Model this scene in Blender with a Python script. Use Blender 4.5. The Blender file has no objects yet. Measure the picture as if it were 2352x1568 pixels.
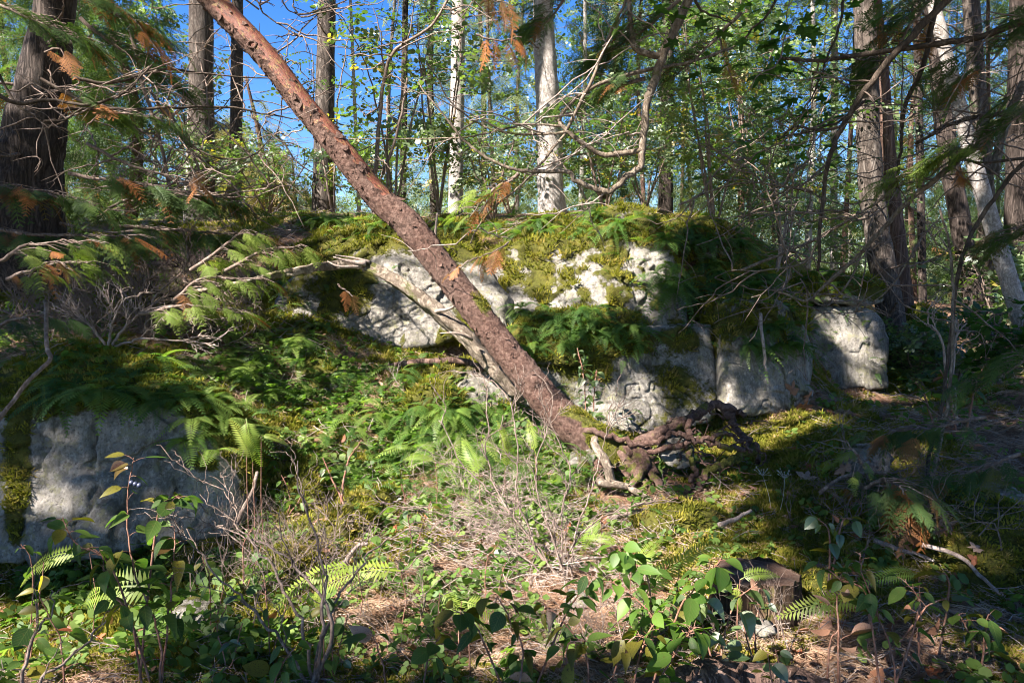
import bpy, bmesh, math, random
import numpy as np
from mathutils import Vector, Euler, Matrix
from mathutils.bvhtree import BVHTree

R = random.Random(11)
NR = np.random.RandomState(7)
SC = bpy.context.scene
COL = SC.collection
PI = math.pi

# ------------------------------------------------------------------ camera, sky, sun, exposure
F = 26.0 / 36.0 * 2352.0            # focal length in the pixels of a 2352 x 1568 picture
CAMZ = 1.6
TH = math.atan(110.0 / F)
cam_d = bpy.data.cameras.new("camera")
cam_d.lens = 26.0; cam_d.sensor_width = 36.0
cam_d.clip_start = 0.05; cam_d.clip_end = 600.0
cam = bpy.data.objects.new("camera", cam_d); COL.objects.link(cam)
cam.location = (0, 0, CAMZ); cam.rotation_euler = (PI / 2 - TH, 0, 0)
SC.camera = cam

SUN = Vector((-0.56, -0.46, 0.69)).normalized()      # towards the sun
world = bpy.data.worlds.new("World"); SC.world = world; world.use_nodes = True
wn = world.node_tree; wn.nodes.clear()
sky = wn.nodes.new("ShaderNodeTexSky"); sky.sky_type = 'NISHITA'; sky.sun_disc = False
sky.sun_elevation = math.asin(SUN.z); sky.sun_rotation = math.atan2(SUN.x, SUN.y)
sky.air_density = 1.0; sky.dust_density = 0.1; sky.ozone_density = 3.0
hs = wn.nodes.new("ShaderNodeHueSaturation"); hs.inputs['Saturation'].default_value = 1.36; hs.inputs['Hue'].default_value = 0.515
bg = wn.nodes.new("ShaderNodeBackground"); bg.inputs['Strength'].default_value = 0.062
wo = wn.nodes.new("ShaderNodeOutputWorld")
wn.links.new(sky.outputs[0], hs.inputs['Color']); wn.links.new(hs.outputs[0], bg.inputs[0]); wn.links.new(bg.outputs[0], wo.inputs[0])

sun_d = bpy.data.lights.new("sun", 'SUN'); sun_d.energy = 5.0; sun_d.angle = math.radians(0.55)
sun_d.color = (1.0, 0.94, 0.85)
sun = bpy.data.objects.new("sun", sun_d); COL.objects.link(sun)
sun.rotation_euler = SUN.to_track_quat('Z', 'Y').to_euler(); sun.location = (-8, -8, 14)

SC.view_settings.view_transform = 'Standard'; SC.view_settings.look = 'None'
SC.view_settings.exposure = 2.12; SC.view_settings.gamma = 1.0; SC.view_settings.use_curve_mapping = False
SC.cycles.max_bounces = 6; SC.cycles.diffuse_bounces = 4; SC.cycles.glossy_bounces = 2
SC.cycles.transmission_bounces = 4; SC.cycles.transparent_max_bounces = 4
SC.cycles.filter_width = 1.0
SC.cycles.sample_clamp_indirect = 4.0

# ------------------------------------------------------------------ small maths helpers
def P(u, v, Y):
    """point at forward distance Y whose picture position (2352 wide) is u, v"""
    x = (u - 1176.0) / F; yu = -(v - 784.0) / F
    d = Vector((x, math.cos(TH) + yu * math.sin(TH), yu * math.cos(TH) - math.sin(TH)))
    t = Y / d.y
    return Vector((d.x * t, Y, CAMZ + d.z * t))

def proj(p):
    """numpy (n,3) -> u, v, depth"""
    p = np.atleast_2d(np.asarray(p, float))
    x = p[:, 0]; y = p[:, 1]; z = p[:, 2] - CAMZ
    c, s = math.cos(TH), math.sin(TH)
    dep = y * c - z * s
    up = y * s + z * c
    dd = np.where(np.abs(dep) < 1e-6, 1e-6, dep)
    return 1176 + F * x / dd, 784 - F * up / dd, dep

def _hash(ix, iy, iz, seed):
    h = (ix.astype(np.int64) * 374761393 + iy.astype(np.int64) * 668265263 + iz.astype(np.int64) * 2147483647 + seed * 974711) & 0xffffffff
    h = ((h ^ (h >> 13)) * 1274126177) & 0xffffffff
    h = ((h ^ (h >> 16)) * 2246822519) & 0xffffffff
    return ((h ^ (h >> 15)) & 0xffffff) / float(0xffffff) * 2 - 1

def vnoise(p, seed=0):
    p = np.asarray(p, float); i = np.floor(p).astype(np.int64); f = p - i
    f = f * f * f * (f * (f * 6 - 15) + 10)
    r = 0
    for dx in (0, 1):
        wx = f[:, 0] if dx else 1 - f[:, 0]
        for dy in (0, 1):
            wy = f[:, 1] if dy else 1 - f[:, 1]
            for dz in (0, 1):
                wz = f[:, 2] if dz else 1 - f[:, 2]
                r = r + wx * wy * wz * _hash(i[:, 0] + dx, i[:, 1] + dy, i[:, 2] + dz, seed)
    return r

def fbm(p, oct=4, seed=0, gain=0.5):
    p = np.asarray(p, float); a = 1.0; r = 0; t = 0
    for k in range(oct):
        r = r + a * vnoise(p * (2.03 ** k) + k * 17.3, seed + k); t += a; a *= gain
    return r / t

def sstep(a, b, x):
    t = np.clip((x - a) / (b - a), 0, 1); return t * t * (3 - 2 * t)

# ------------------------------------------------------------------ mesh helpers
class Acc:
    """collects vertices and faces (numpy), plus optional per-vertex attributes"""
    def __init__(s): s.v = []; s.f3 = []; s.f4 = []; s.n = 0; s.att = {}
    def add(s, v, f3=None, f4=None, **att):
        v = np.asarray(v, float).reshape(-1, 3)
        if f3 is not None and len(f3): s.f3.append(np.asarray(f3, int) + s.n)
        if f4 is not None and len(f4): s.f4.append(np.asarray(f4, int) + s.n)
        for k, a in att.items():
            s.att.setdefault(k, []).append(np.broadcast_to(np.asarray(a, float), (len(v),)))
        s.v.append(v); s.n += len(v)
    def mesh(s, name, off=(0, 0, 0), smooth=True):
        v = np.concatenate(s.v) - np.asarray(off, float)
        f3 = np.concatenate(s.f3) if s.f3 else np.zeros((0, 3), int)
        f4 = np.concatenate(s.f4) if s.f4 else np.zeros((0, 4), int)
        me = bpy.data.meshes.new(name)
        me.vertices.add(len(v)); me.vertices.foreach_set('co', v.astype(np.float32).ravel())
        nl = 3 * len(f3) + 4 * len(f4)
        me.loops.add(nl); me.polygons.add(len(f3) + len(f4))
        me.loops.foreach_set('vertex_index', np.concatenate([f3.ravel(), f4.ravel()]).astype(np.int32))
        st = np.concatenate([np.arange(len(f3)) * 3, 3 * len(f3) + np.arange(len(f4)) * 4]).astype(np.int32)
        me.polygons.foreach_set('loop_start', st)
        me.polygons.foreach_set('use_smooth', np.full(len(st), smooth))
        me.update(calc_edges=True)
        for k, parts in s.att.items():
            a = np.concatenate(parts)
            if len(a) == len(v):
                at = me.attributes.new(k, 'FLOAT', 'POINT'); at.data.foreach_set('value', a.astype(np.float32))
        return me

def mk(name, acc, mat, parent=None, smooth=True, kind=None):
    off = parent.location if parent else (0, 0, 0)
    me = acc.mesh(name, off, smooth) if isinstance(acc, Acc) else acc
    if mat: me.materials.clear(); me.materials.append(mat)
    o = bpy.data.objects.new(name, me); COL.objects.link(o)
    if parent: o.parent = parent
    if kind: o['kind'] = kind
    return o

def tag(o, label, cat, group=None, kind=None):
    if label: o['label'] = label
    if cat: o['category'] = cat
    if group: o['group'] = group
    if kind: o['kind'] = kind
    return o

def thing(name, label, cat, loc=(0, 0, 0), group=None):
    o = bpy.data.objects.new(name, None); o.empty_display_size = 0.1
    COL.objects.link(o); o.location = loc
    return tag(o, label, cat, group)

def inst(name, me, parent, loc, rot=(0, 0, 0), scale=1.0):
    """a part sharing mesh data, given in the parent's local space"""
    o = bpy.data.objects.new(name, me); COL.objects.link(o); o.parent = parent
    o.location = loc; o.rotation_euler = rot
    o.scale = (scale,) * 3 if not hasattr(scale, '__len__') else scale
    return o

def smooth_path(pts, n=6):
    """Catmull-Rom through points (k,d)"""
    p = np.array([list(q) for q in pts], float)
    if len(p) < 3: 
        t = np.linspace(0, 1, n + 1)[:, None]; return p[0] * (1 - t) + p[-1] * t
    q = np.vstack([2 * p[0] - p[1], p, 2 * p[-1] - p[-2]]); out = []
    for i in range(1, len(q) - 2):
        for k in range(n):
            t = k / n
            out.append(0.5 * ((2 * q[i]) + (-q[i - 1] + q[i + 1]) * t + (2 * q[i - 1] - 5 * q[i] + 4 * q[i + 1] - q[i + 2]) * t * t
                              + (-q[i - 1] + 3 * q[i] - 3 * q[i + 1] + q[i + 2]) * t ** 3))
    out.append(q[-2]); return np.array(out)

def frames(path):
    p = np.asarray(path, float); t = np.gradient(p, axis=0); t /= np.linalg.norm(t, axis=1)[:, None] + 1e-9
    up = np.array([0, 0, 1.0]) if abs(t[0][2]) < 0.9 else np.array([1.0, 0, 0])
    a = np.zeros_like(p); b = np.zeros_like(p)
    n = np.cross(t[0], up); n /= np.linalg.norm(n)
    for i in range(len(p)):
        n = n - t[i] * np.dot(n, t[i]); n /= np.linalg.norm(n) + 1e-9
        a[i] = n; b[i] = np.cross(t[i], n)
    return t, a, b

def tube(acc, path, rad, sides=6, rough=0.0, cap=True, seed=0, rfreq=6.0, **att):
    p = np.asarray(path, float); n = len(p)
    rad = np.broadcast_to(np.asarray(rad, float), (n,)) if np.ndim(rad) == 0 else np.asarray(rad, float)
    t, a, b = frames(p)
    th = np.arange(sides) / sides * 2 * PI
    c = np.cos(th)[None, :, None]; s = np.sin(th)[None, :, None]
    dirs = a[:, None] * c + b[:, None] * s
    rr = np.repeat(rad[:, None], sides, 1)
    if rough:
        q = (p[:, None] + dirs * rad[:, None, None]).reshape(-1, 3)
        rr = rr * (1 + rough * fbm(q * rfreq, 3, seed).reshape(n, sides))
    v = (p[:, None] + dirs * rr[:, :, None]).reshape(-1, 3)
    i = np.arange(n - 1)[:, None] * sides; j = np.arange(sides)[None]; k = (j + 1) % sides
    f = np.stack([i + j, i + k, i + sides + k, i + sides + j], -1).reshape(-1, 4)
    f3 = None
    if cap and rad[-1] > 0.002:
        v = np.vstack([v, p[-1:], p[:1]]); jj = np.arange(sides)
        f3 = np.vstack([np.stack([(n - 1) * sides + jj, (n - 1) * sides + (jj + 1) % sides, np.full(sides, n * sides)], 1),
                        np.stack([(jj + 1) % sides, jj, np.full(sides, n * sides + 1)], 1)])
    acc.add(v, f3, f, **att)

def wiggle(path, amp, seed, freq=1.0):
    p = np.asarray(path, float).copy(); s = np.arange(len(p))[:, None] * 0.35 * freq
    for k in range(3):
        q = np.hstack([s, s * 0 + k * 9.1, s * 0 + seed * 1.37]); p[:, k] += amp * fbm(q, 3, seed)
    return p

# ------------------------------------------------------------------ materials
def newmat(name):
    m = bpy.data.materials.new(name); m.use_nodes = True; m.node_tree.nodes.clear(); return m, m.node_tree

class N:
    """tiny node builder"""
    def __init__(s, nt): s.nt = nt
    def n(s, t, **k):
        x = s.nt.nodes.new(t)
        for a, b in k.items(): setattr(x, a, b)
        return x
    def l(s, a, b): s.nt.links.new(a, b)
    def noise(s, scale, detail=4, rough=0.6, vec=None, dist=0.0):
        x = s.n('ShaderNodeTexNoise'); x.inputs['Scale'].default_value = scale; x.inputs['Detail'].default_value = detail
        x.inputs['Roughness'].default_value = rough; x.inputs['Distortion'].default_value = dist
        if vec is not None: s.l(vec, x.inputs['Vector'])
        return x.outputs['Fac']
    def ramp(s, fac, stops, interp='LINEAR'):
        x = s.n('ShaderNodeValToRGB'); e = x.color_ramp.elements; x.color_ramp.interpolation = interp
        for i, (pos, c) in enumerate(stops):
            if i >= 2: e.new(pos)
            e[i].position = pos
            e[i].color = (c[0], c[1], c[2], 1) if hasattr(c, '__len__') else (c, c, c, 1)
        s.l(fac, x.inputs[0]); return x.outputs[0]
    def mix(s, fac, a, b, mode='MIX'):
        x = s.n('ShaderNodeMix'); x.data_type = 'RGBA'; x.blend_type = mode
        for sock, val in ((x.inputs[0], fac), (x.inputs[6], a), (x.inputs[7], b)):
            if isinstance(val, bpy.types.NodeSocket): s.l(val, sock)
            elif hasattr(val, '__len__'): sock.default_value = (*val, 1)
            else: sock.default_value = val
        return x.outputs[2]
    def math(s, op, a, b=None):
        x = s.n('ShaderNodeMath', operation=op)
        for sock, val in zip(x.inputs, (a, b)):
            if val is None: continue
            if isinstance(val, bpy.types.NodeSocket): s.l(val, sock)
            else: sock.default_value = val
        return x.outputs[0]
    def attr(s, name): return s.n('ShaderNodeAttribute', attribute_name=name).outputs['Fac']
    def rnd(s): return s.n('ShaderNodeObjectInfo').outputs['Random']
    def coord(s, k='Object'): return s.n('ShaderNodeTexCoord').outputs[k]
    def scaled(s, vec, sc):
        x = s.n('ShaderNodeMapping'); x.inputs['Scale'].default_value = sc; s.l(vec, x.inputs[0]); return x.outputs[0]
    def out(s, col, rough=0.8, bump=None, bstr=0.5, bdist=0.01, spec=0.3, sheen=0.0):
        b = s.n('ShaderNodeBsdfPrincipled')
        if isinstance(col, bpy.types.NodeSocket): s.l(col, b.inputs['Base Color'])
        else: b.inputs['Base Color'].default_value = (*col, 1)
        if isinstance(rough, bpy.types.NodeSocket): s.l(rough, b.inputs['Roughness'])
        else: b.inputs['Roughness'].default_value = rough
        b.inputs['Specular IOR Level'].default_value = spec
        if bump is not None:
            x = s.n('ShaderNodeBump'); x.inputs['Strength'].default_value = bstr; x.inputs['Distance'].default_value = bdist
            s.l(bump, x.inputs['Height']); s.l(x.outputs[0], b.inputs['Normal'])
        o = s.n('ShaderNodeOutputMaterial'); s.l(b.outputs[0], o.inputs[0]); return b

def leaf_mat(name, stops, trans=0.4, tcol=1.5, rough=0.5, spots=None, gloss=0.03, vein=False):
    """stops: colours picked by the random number of each object or instance"""
    m, nt = newmat(name); b = N(nt)
    r = b.rnd()
    col = b.ramp(r, stops)
    g = b.n('ShaderNodeNewGeometry')
    nz = b.noise(9.0, 2, 0.5, g.outputs['Position'])
    col = b.mix(1.0, col, b.ramp(nz, [(0.3, 0.72), (0.7, 1.22)]), 'MULTIPLY')
    if spots:
        k = b.ramp(b.noise(26.0, 2, 0.5, b.coord()), [(0.60, 0.0), (0.66, 1.0)])
        col = b.mix(k, col, spots)
    if vein:
        sx = b.n('ShaderNodeSeparateXYZ'); b.l(b.coord(), sx.inputs[0]); ay = b.math('ABSOLUTE', sx.outputs[1])
        w_ = b.math('FRACT', b.math('SUBTRACT', b.math('MULTIPLY', sx.outputs[0], 7.0), b.math('MULTIPLY', ay, 8.0)))
        k1 = b.ramp(w_, [(0.0, 1.0), (0.10, 0.0), (0.9, 0.0), (1.0, 1.0)]); k2 = b.ramp(ay, [(0.006, 1.0), (0.016, 0.0)])
        col = b.mix(b.math('MULTIPLY', b.math('MAXIMUM', k1, k2), 0.45), col, (0.16, 0.20, 0.06))
        col = b.mix(b.ramp(b.noise(5.0, 3, 0.7, b.n('ShaderNodeTexCoord').outputs['Object']), [(0.62, 0.0), (0.72, 0.6)]), col, (0.14, 0.10, 0.03))
    d = b.n('ShaderNodeBsdfDiffuse'); t = b.n('ShaderNodeBsdfTranslucent'); gl = b.n('ShaderNodeBsdfGlossy')
    gl.inputs['Roughness'].default_value = rough
    b.l(col, d.inputs[0])
    tc = b.mix(1.0, col, (tcol * 1.1, tcol * 1.25, tcol * 0.55), 'MULTIPLY'); b.l(tc, t.inputs[0])
    mx = b.n('ShaderNodeMixShader'); mx.inputs[0].default_value = trans
    b.l(d.outputs[0], mx.inputs[1]); b.l(t.outputs[0], mx.inputs[2])
    m2 = b.n('ShaderNodeMixShader'); m2.inputs[0].default_value = gloss
    b.l(mx.outputs[0], m2.inputs[1]); b.l(gl.outputs[0], m2.inputs[2])
    o = b.n('ShaderNodeOutputMaterial'); b.l(m2.outputs[0], o.inputs[0])
    return m

M = {}
M['cedar'] = leaf_mat('cedar_foliage', [(0.0, (0.045, 0.080, 0.026)), (0.5, (0.075, 0.125, 0.036)), (0.93, (0.10, 0.145, 0.038)), (0.97, (0.24, 0.11, 0.04))])
M['cedar_bright'] = leaf_mat('young_cedar_foliage', [(0.0, (0.12, 0.175, 0.035)), (1.0, (0.22, 0.27, 0.06))])  # brighter copy of the cedar colour, for the boughs in the sun
M['cedar_dead'] = leaf_mat('dead_cedar_foliage', [(0.0, (0.28, 0.105, 0.035)), (0.5, (0.36, 0.15, 0.055)), (1.0, (0.24, 0.12, 0.06))], trans=0.35, tcol=1.3)
M['cedar_pale'] = leaf_mat('yellowing_cedar_foliage', [(0.0, (0.16, 0.17, 0.05)), (0.5, (0.26, 0.22, 0.075)), (0.8, (0.30, 0.20, 0.07)), (1.0, (0.11, 0.15, 0.04))])
M['fir'] = leaf_mat('fir_foliage', [(0.0, (0.08, 0.115, 0.045)), (0.6, (0.15, 0.19, 0.07)), (1.0, (0.27, 0.27, 0.12))], gloss=0.07)
M['broad'] = leaf_mat('alder_leaves', [(0.0, (0.05, 0.10, 0.025)), (0.5, (0.085, 0.14, 0.03)), (0.95, (0.14, 0.19, 0.045)), (0.98, (0.36, 0.26, 0.04))], trans=0.45, tcol=1.6, gloss=0.12)
M['maple'] = leaf_mat('maple_leaves', [(0.0, (0.03, 0.075, 0.018)), (1.0, (0.06, 0.12, 0.02))], trans=0.5, tcol=1.7)
M['fern'] = leaf_mat('fern_fronds', [(0.0, (0.05, 0.11, 0.025)), (0.6, (0.09, 0.165, 0.032)), (1.0, (0.14, 0.21, 0.04))], trans=0.45, tcol=1.6)
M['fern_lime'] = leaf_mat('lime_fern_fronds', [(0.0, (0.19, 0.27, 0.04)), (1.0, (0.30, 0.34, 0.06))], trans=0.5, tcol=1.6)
M['salal'] = leaf_mat('salal_leaves', [(0.0, (0.035, 0.075, 0.018)), (0.6, (0.06, 0.115, 0.022)), (0.9, (0.10, 0.16, 0.03))], trans=0.4, tcol=1.8, rough=0.5, gloss=0.022, vein=True)
M['salal_old'] = leaf_mat('spotted_salal_leaves', [(0.0, (0.12, 0.11, 0.015)), (1.0, (0.17, 0.15, 0.02))], trans=0.4, spots=(0.03, 0.012, 0.008))
M['leaf_dead'] = leaf_mat('dead_leaves', [(0.0, (0.20, 0.085, 0.045)), (0.4, (0.33, 0.18, 0.12)), (0.75, (0.42, 0.29, 0.22)), (0.95, (0.40, 0.12, 0.05))], trans=0.15, tcol=1.1, spots=(0.12, 0.06, 0.04), gloss=0.01)
M['cover'] = leaf_mat('ground_cover_leaves', [(0.0, (0.07, 0.13, 0.03)), (0.6, (0.12, 0.195, 0.04)), (1.0, (0.19, 0.26, 0.06))], trans=0.45, tcol=1.5, rough=.55, gloss=.02)
M['bright_salal'] = leaf_mat('bright_salal_leaves', [(0.0, (0.06, 0.125, 0.02)), (0.6, (0.10, 0.18, 0.028)), (1.0, (0.15, 0.23, 0.04))], trans=0.45, tcol=1.6, rough=0.5, gloss=0.022, vein=True)
M['moss_tuft'] = leaf_mat('moss_tufts', [(0.0, (0.11, 0.12, 0.02)), (0.5, (0.185, 0.18, 0.028)), (0.85, (0.28, 0.24, 0.045)), (1.0, (0.30, 0.22, 0.08))], trans=0.3, tcol=1.3, gloss=0.0)
M['needle'] = leaf_mat('dry_needles', [(0.0, (0.22, 0.11, 0.065)), (0.5, (0.42, 0.26, 0.17)), (1.0, (0.58, 0.43, 0.31))], trans=0.05, tcol=1.0, gloss=0.02)

def bark_mat(name, dark, mid, light, zs=0.35, scale=16.0, moss=0.0, bdist=0.02, lichen=None):
    m, nt = newmat(name); b = N(nt)
    g = b.n('ShaderNodeNewGeometry').outputs['Position']
    v = b.scaled(g, (1, 1, zs))
    n1 = b.noise(scale, 5, 0.7, v, 0.6)
    vor = b.n('ShaderNodeTexVoronoi', feature='DISTANCE_TO_EDGE'); vor.inputs['Scale'].default_value = scale * 1.2
    nt.nodes.remove(vor)
    rd = b.math('ABSOLUTE', b.math('SUBTRACT', b.noise(scale * 0.9, 6, 0.75, b.scaled(g, (1, 1, zs * 0.6)), 1.2), 0.5))
    crack = b.ramp(rd, [(0.0, 0.0), (0.05, 1.0)])
    col = b.ramp(n1, [(0.28, dark), (0.5, mid), (0.72, light)])
    col = b.mix(b.math('MULTIPLY', b.math('SUBTRACT', 1.0, crack), 0.55), col, tuple(x * 0.5 for x in dark))
    if lichen:
        col = b.mix(b.ramp(b.noise(5.0, 5, 0.75, g), [(0.52, 0.0), (0.62, 0.8)]), col, lichen)
    if moss:
        col = b.mix(b.ramp(b.noise(3.0, 5, 0.7, g), [(0.62 - moss * 0.2, 0.0), (0.70 - moss * 0.2, 0.9)]), col, (0.10, 0.11, 0.02))
    h = b.math('ADD', b.math('MULTIPLY', crack, 0.6), n1)
    b.out(col, 0.85, h, 0.9, bdist, 0.2); return m

M['bark_fir'] = bark_mat('fir_bark', (0.05, 0.039, 0.032), (0.115, 0.09, 0.077), (0.22, 0.19, 0.168), zs=0.3, scale=14)
M['bark_dark'] = bark_mat('dark_furrowed_bark', (0.032, 0.024, 0.020), (0.07, 0.052, 0.045), (0.13, 0.10, 0.088), zs=0.22, scale=13, bdist=0.03)
M['bark_red'] = bark_mat('reddish_cedar_bark', (0.075, 0.044, 0.032), (0.165, 0.10, 0.078), (0.28, 0.195, 0.16), zs=0.15, scale=14)
M['bark_pale'] = bark_mat('pale_alder_bark', (0.24, 0.20, 0.18), (0.44, 0.39, 0.36), (0.62, 0.57, 0.54), zs=0.8, scale=20, bdist=0.008)
M['bark_grey'] = bark_mat('grey_mossy_bark', (0.10, 0.085, 0.07), (0.20, 0.175, 0.15), (0.33, 0.30, 0.27), zs=0.5, scale=22, moss=0.35)
M['twig'] = bark_mat('grey_brown_twigs', (0.10, 0.068, 0.055), (0.22, 0.16, 0.13), (0.40, 0.32, 0.275), zs=0.5, scale=30, bdist=0.002)
M['twig_pale'] = bark_mat('bleached_twigs', (0.20, 0.145, 0.12), (0.36, 0.28, 0.24), (0.52, 0.43, 0.38), zs=0.5, scale=30, bdist=0.002)
M['twig_dark'] = bark_mat('dark_branches', (0.035, 0.026, 0.02), (0.085, 0.062, 0.048), (0.17, 0.13, 0.10), zs=0.5, scale=26, bdist=0.003)
M['limb'] = bark_mat('mossy_limb_bark', (0.09, 0.065, 0.045), (0.21, 0.16, 0.12), (0.38, 0.31, 0.25), zs=0.5, scale=24, moss=0.15, bdist=0.004)
M['stem_red'] = bark_mat('reddish_stems', (0.14, 0.06, 0.04), (0.26, 0.13, 0.09), (0.42, 0.28, 0.22), zs=0.5, scale=40, bdist=0.001)
M['snag'] = bark_mat('weathered_dead_wood', (0.12, 0.085, 0.06), (0.30, 0.235, 0.18), (0.46, 0.38, 0.31), zs=1.0, scale=12, moss=0.2, bdist=0.01)

def rock_mat(name, base=(0.225, 0.202, 0.177), warm=0.0):
    m, nt = newmat(name); b = N(nt)
    g = b.n('ShaderNodeNewGeometry').outputs['Position']
    big = b.noise(1.6, 6, 0.65, g)
    col = b.ramp(big, [(0.32, tuple(x * 0.5 for x in base)), (0.5, base), (0.68, tuple(min(1, x * 1.45) for x in base))])
    sp = b.noise(48.0, 5, 0.8, g)
    col = b.mix(b.ramp(sp, [(0.36, 0.85), (0.50, 0.0)]), col, (0.06, 0.054, 0.047))
    sp2 = b.noise(24.0, 4, 0.75, b.scaled(g, (1.0, 1.0, 0.6)))
    col = b.mix(b.ramp(sp2, [(0.50, 0.0), (0.64, 0.6)]), col, (0.40, 0.365, 0.33))
    streak = b.noise(7.0, 4, 0.7, b.scaled(g, (1.0, 1.0, 0.10)))
    col = b.mix(b.ramp(streak, [(0.50, 0.0), (0.64, 0.75)]), col, (0.075, 0.068, 0.05))
    lich = b.noise(9.0, 6, 0.8, g)
    col = b.mix(b.ramp(lich, [(0.53, 0.0), (0.60, 0.6)]), col, (0.20, 0.19, 0.10))
    crack = b.ramp(b.noise(14.0, 5, 0.8, g, 0.4), [(0.30, 0.0), (0.42, 1.0)])
    col = b.mix(b.math('MULTIPLY', b.math('SUBTRACT', 1.0, crack), 0.35), col, (0.10, 0.09, 0.075))
    mo = b.attr('moss')
    edge = b.math('ADD', mo, b.math('MULTIPLY', b.math('SUBTRACT', b.noise(22.0, 5, 0.75, g), 0.5), 0.9))
    mk_ = b.ramp(edge, [(0.42, 0.0), (0.56, 1.0)])
    mcol = b.ramp(b.noise(6.0, 4, 0.7, g), [(0.3, (0.045, 0.045, 0.012)), (0.5, (0.095, 0.095, 0.018)), (0.72, (0.16, 0.14, 0.03))])
    mcol = b.mix(b.ramp(b.noise(45.0, 3, 0.7, g), [(0.35, 0.6), (0.5, 0.0)]), mcol, (0.05, 0.035, 0.015))
    col = b.mix(mk_, col, mcol)
    h = b.math('ADD', b.math('MULTIPLY', b.noise(30.0, 6, 0.75, g), 0.7), b.math('MULTIPLY', crack, 0.5))
    h = b.math('ADD', h, b.math('MULTIPLY', mk_, b.math('MULTIPLY', b.noise(70.0, 3, 0.8, g), 1.6)))
    b.out(col, 0.9, h, 0.8, 0.02, 0.15); return m
M['rock'] = rock_mat('mossy_granite')
M['rock_pale'] = rock_mat('pale_granite', (0.225, 0.204, 0.182))

def ground_mat():
    m, nt = newmat('forest_floor'); b = N(nt)
    g = b.n('ShaderNodeNewGeometry').outputs['Position']
    n1 = b.noise(40.0, 5, 0.75, g)
    lit = b.ramp(n1, [(0.3, (0.08, 0.045, 0.028)), (0.5, (0.22, 0.125, 0.08)), (0.7, (0.42, 0.27, 0.19))])
    mos = b.ramp(b.noise(30.0, 4, 0.7, g), [(0.3, (0.07, 0.075, 0.014)), (0.5, (0.15, 0.15, 0.025)), (0.72, (0.27, 0.235, 0.05))])
    fac = b.math('ADD', b.attr('moss'), b.math('MULTIPLY', b.math('SUBTRACT', b.noise(9.0, 5, 0.75, g), 0.5), 1.0))
    col = b.mix(b.ramp(fac, [(0.42, 0.0), (0.58, 1.0)]), lit, mos)
    col = b.mix(b.ramp(b.noise(3.0, 4, 0.6, g), [(0.3, 0.35), (0.6, 0.0)]), col, (0.03, 0.02, 0.012))
    b.out(col, 0.95, n1, 1.0, 0.03, 0.1); return m
M['ground'] = ground_mat()

def madrone_mat():
    m, nt = newmat('peeling_red_bark'); b = N(nt)
    s_ = b.n('ShaderNodeCombineXYZ'); b.l(b.attr('along'), s_.inputs[0]); b.l(b.attr('ca'), s_.inputs[1]); b.l(b.attr('sa'), s_.inputs[2])
    vec = s_.outputs[0]
    lv = b.scaled(vec, (1.0, 2.4, 2.4))
    n1 = b.noise(9.0, 5, 0.7, lv, 0.8)
    g = b.n('ShaderNodeNewGeometry').outputs['Position']
    # rough scaly bark
    rough = b.ramp(b.noise(34.0, 4, 0.7, g, 0.5), [(0.3, (0.035, 0.019, 0.015)), (0.48, (0.105, 0.056, 0.043)), (0.66, (0.20, 0.125, 0.10)), (0.8, (0.33, 0.25, 0.21))])
    rough = b.mix(b.ramp(b.noise(4.0, 3, 0.6, g), [(0.45, 0.0), (0.7, 0.3)]), rough, (0.17, 0.12, 0.10))
    # peeled smooth skin: red orange with olive streaks and dark flecks
    peel = b.ramp(n1, [(0.25, (0.10, 0.032, 0.021)), (0.48, (0.165, 0.057, 0.037)), (0.72, (0.225, 0.10, 0.062))])
    ol = b.noise(12.0, 4, 0.65, b.scaled(vec, (1.4, 3.2, 3.2)), 0.5)
    peel = b.mix(b.ramp(ol, [(0.55, 0.0), (0.62, 0.75)]), peel, (0.24, 0.18, 0.065))
    fl = b.noise(30.0, 3, 0.6, b.scaled(vec, (0.75, 2.6, 2.6)), 0.8)
    peel = b.mix(b.ramp(fl, [(0.55, 0.0), (0.60, 0.92)]), peel, (0.05, 0.02, 0.014))
    k = b.math('ADD', b.attr('peel'), b.math('MULTIPLY', b.math('SUBTRACT', b.noise(7.0, 6, 0.8, b.scaled(vec, (1.0, 1.6, 1.6)), 1.0), 0.5), 1.1))
    kk = b.ramp(k, [(0.47, 0.0), (0.53, 1.0)])
    col = b.mix(kk, rough, peel)
    mk_ = b.ramp(b.math('ADD', b.attr('moss'), b.math('MULTIPLY', b.math('SUBTRACT', b.noise(14.0, 5, 0.75, g), 0.5), 1.0)), [(0.45, 0.0), (0.58, 1.0)])
    col = b.mix(mk_, col, b.ramp(b.noise(50.0, 3, 0.7, g), [(0.3, (0.05, 0.05, 0.01)), (0.7, (0.16, 0.155, 0.03))]))
    hr = b.math('MULTIPLY', b.noise(38.0, 5, 0.75, g, 0.5), b.math('SUBTRACT', 1.25, kk))
    b.out(col, b.ramp(kk, [(0.0, 0.9), (1.0, 0.55)]), b.math('ADD', hr, b.math('MULTIPLY', fl, -0.15)), 0.9, 0.02, 0.25); return m
M['madrone'] = madrone_mat()

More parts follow.
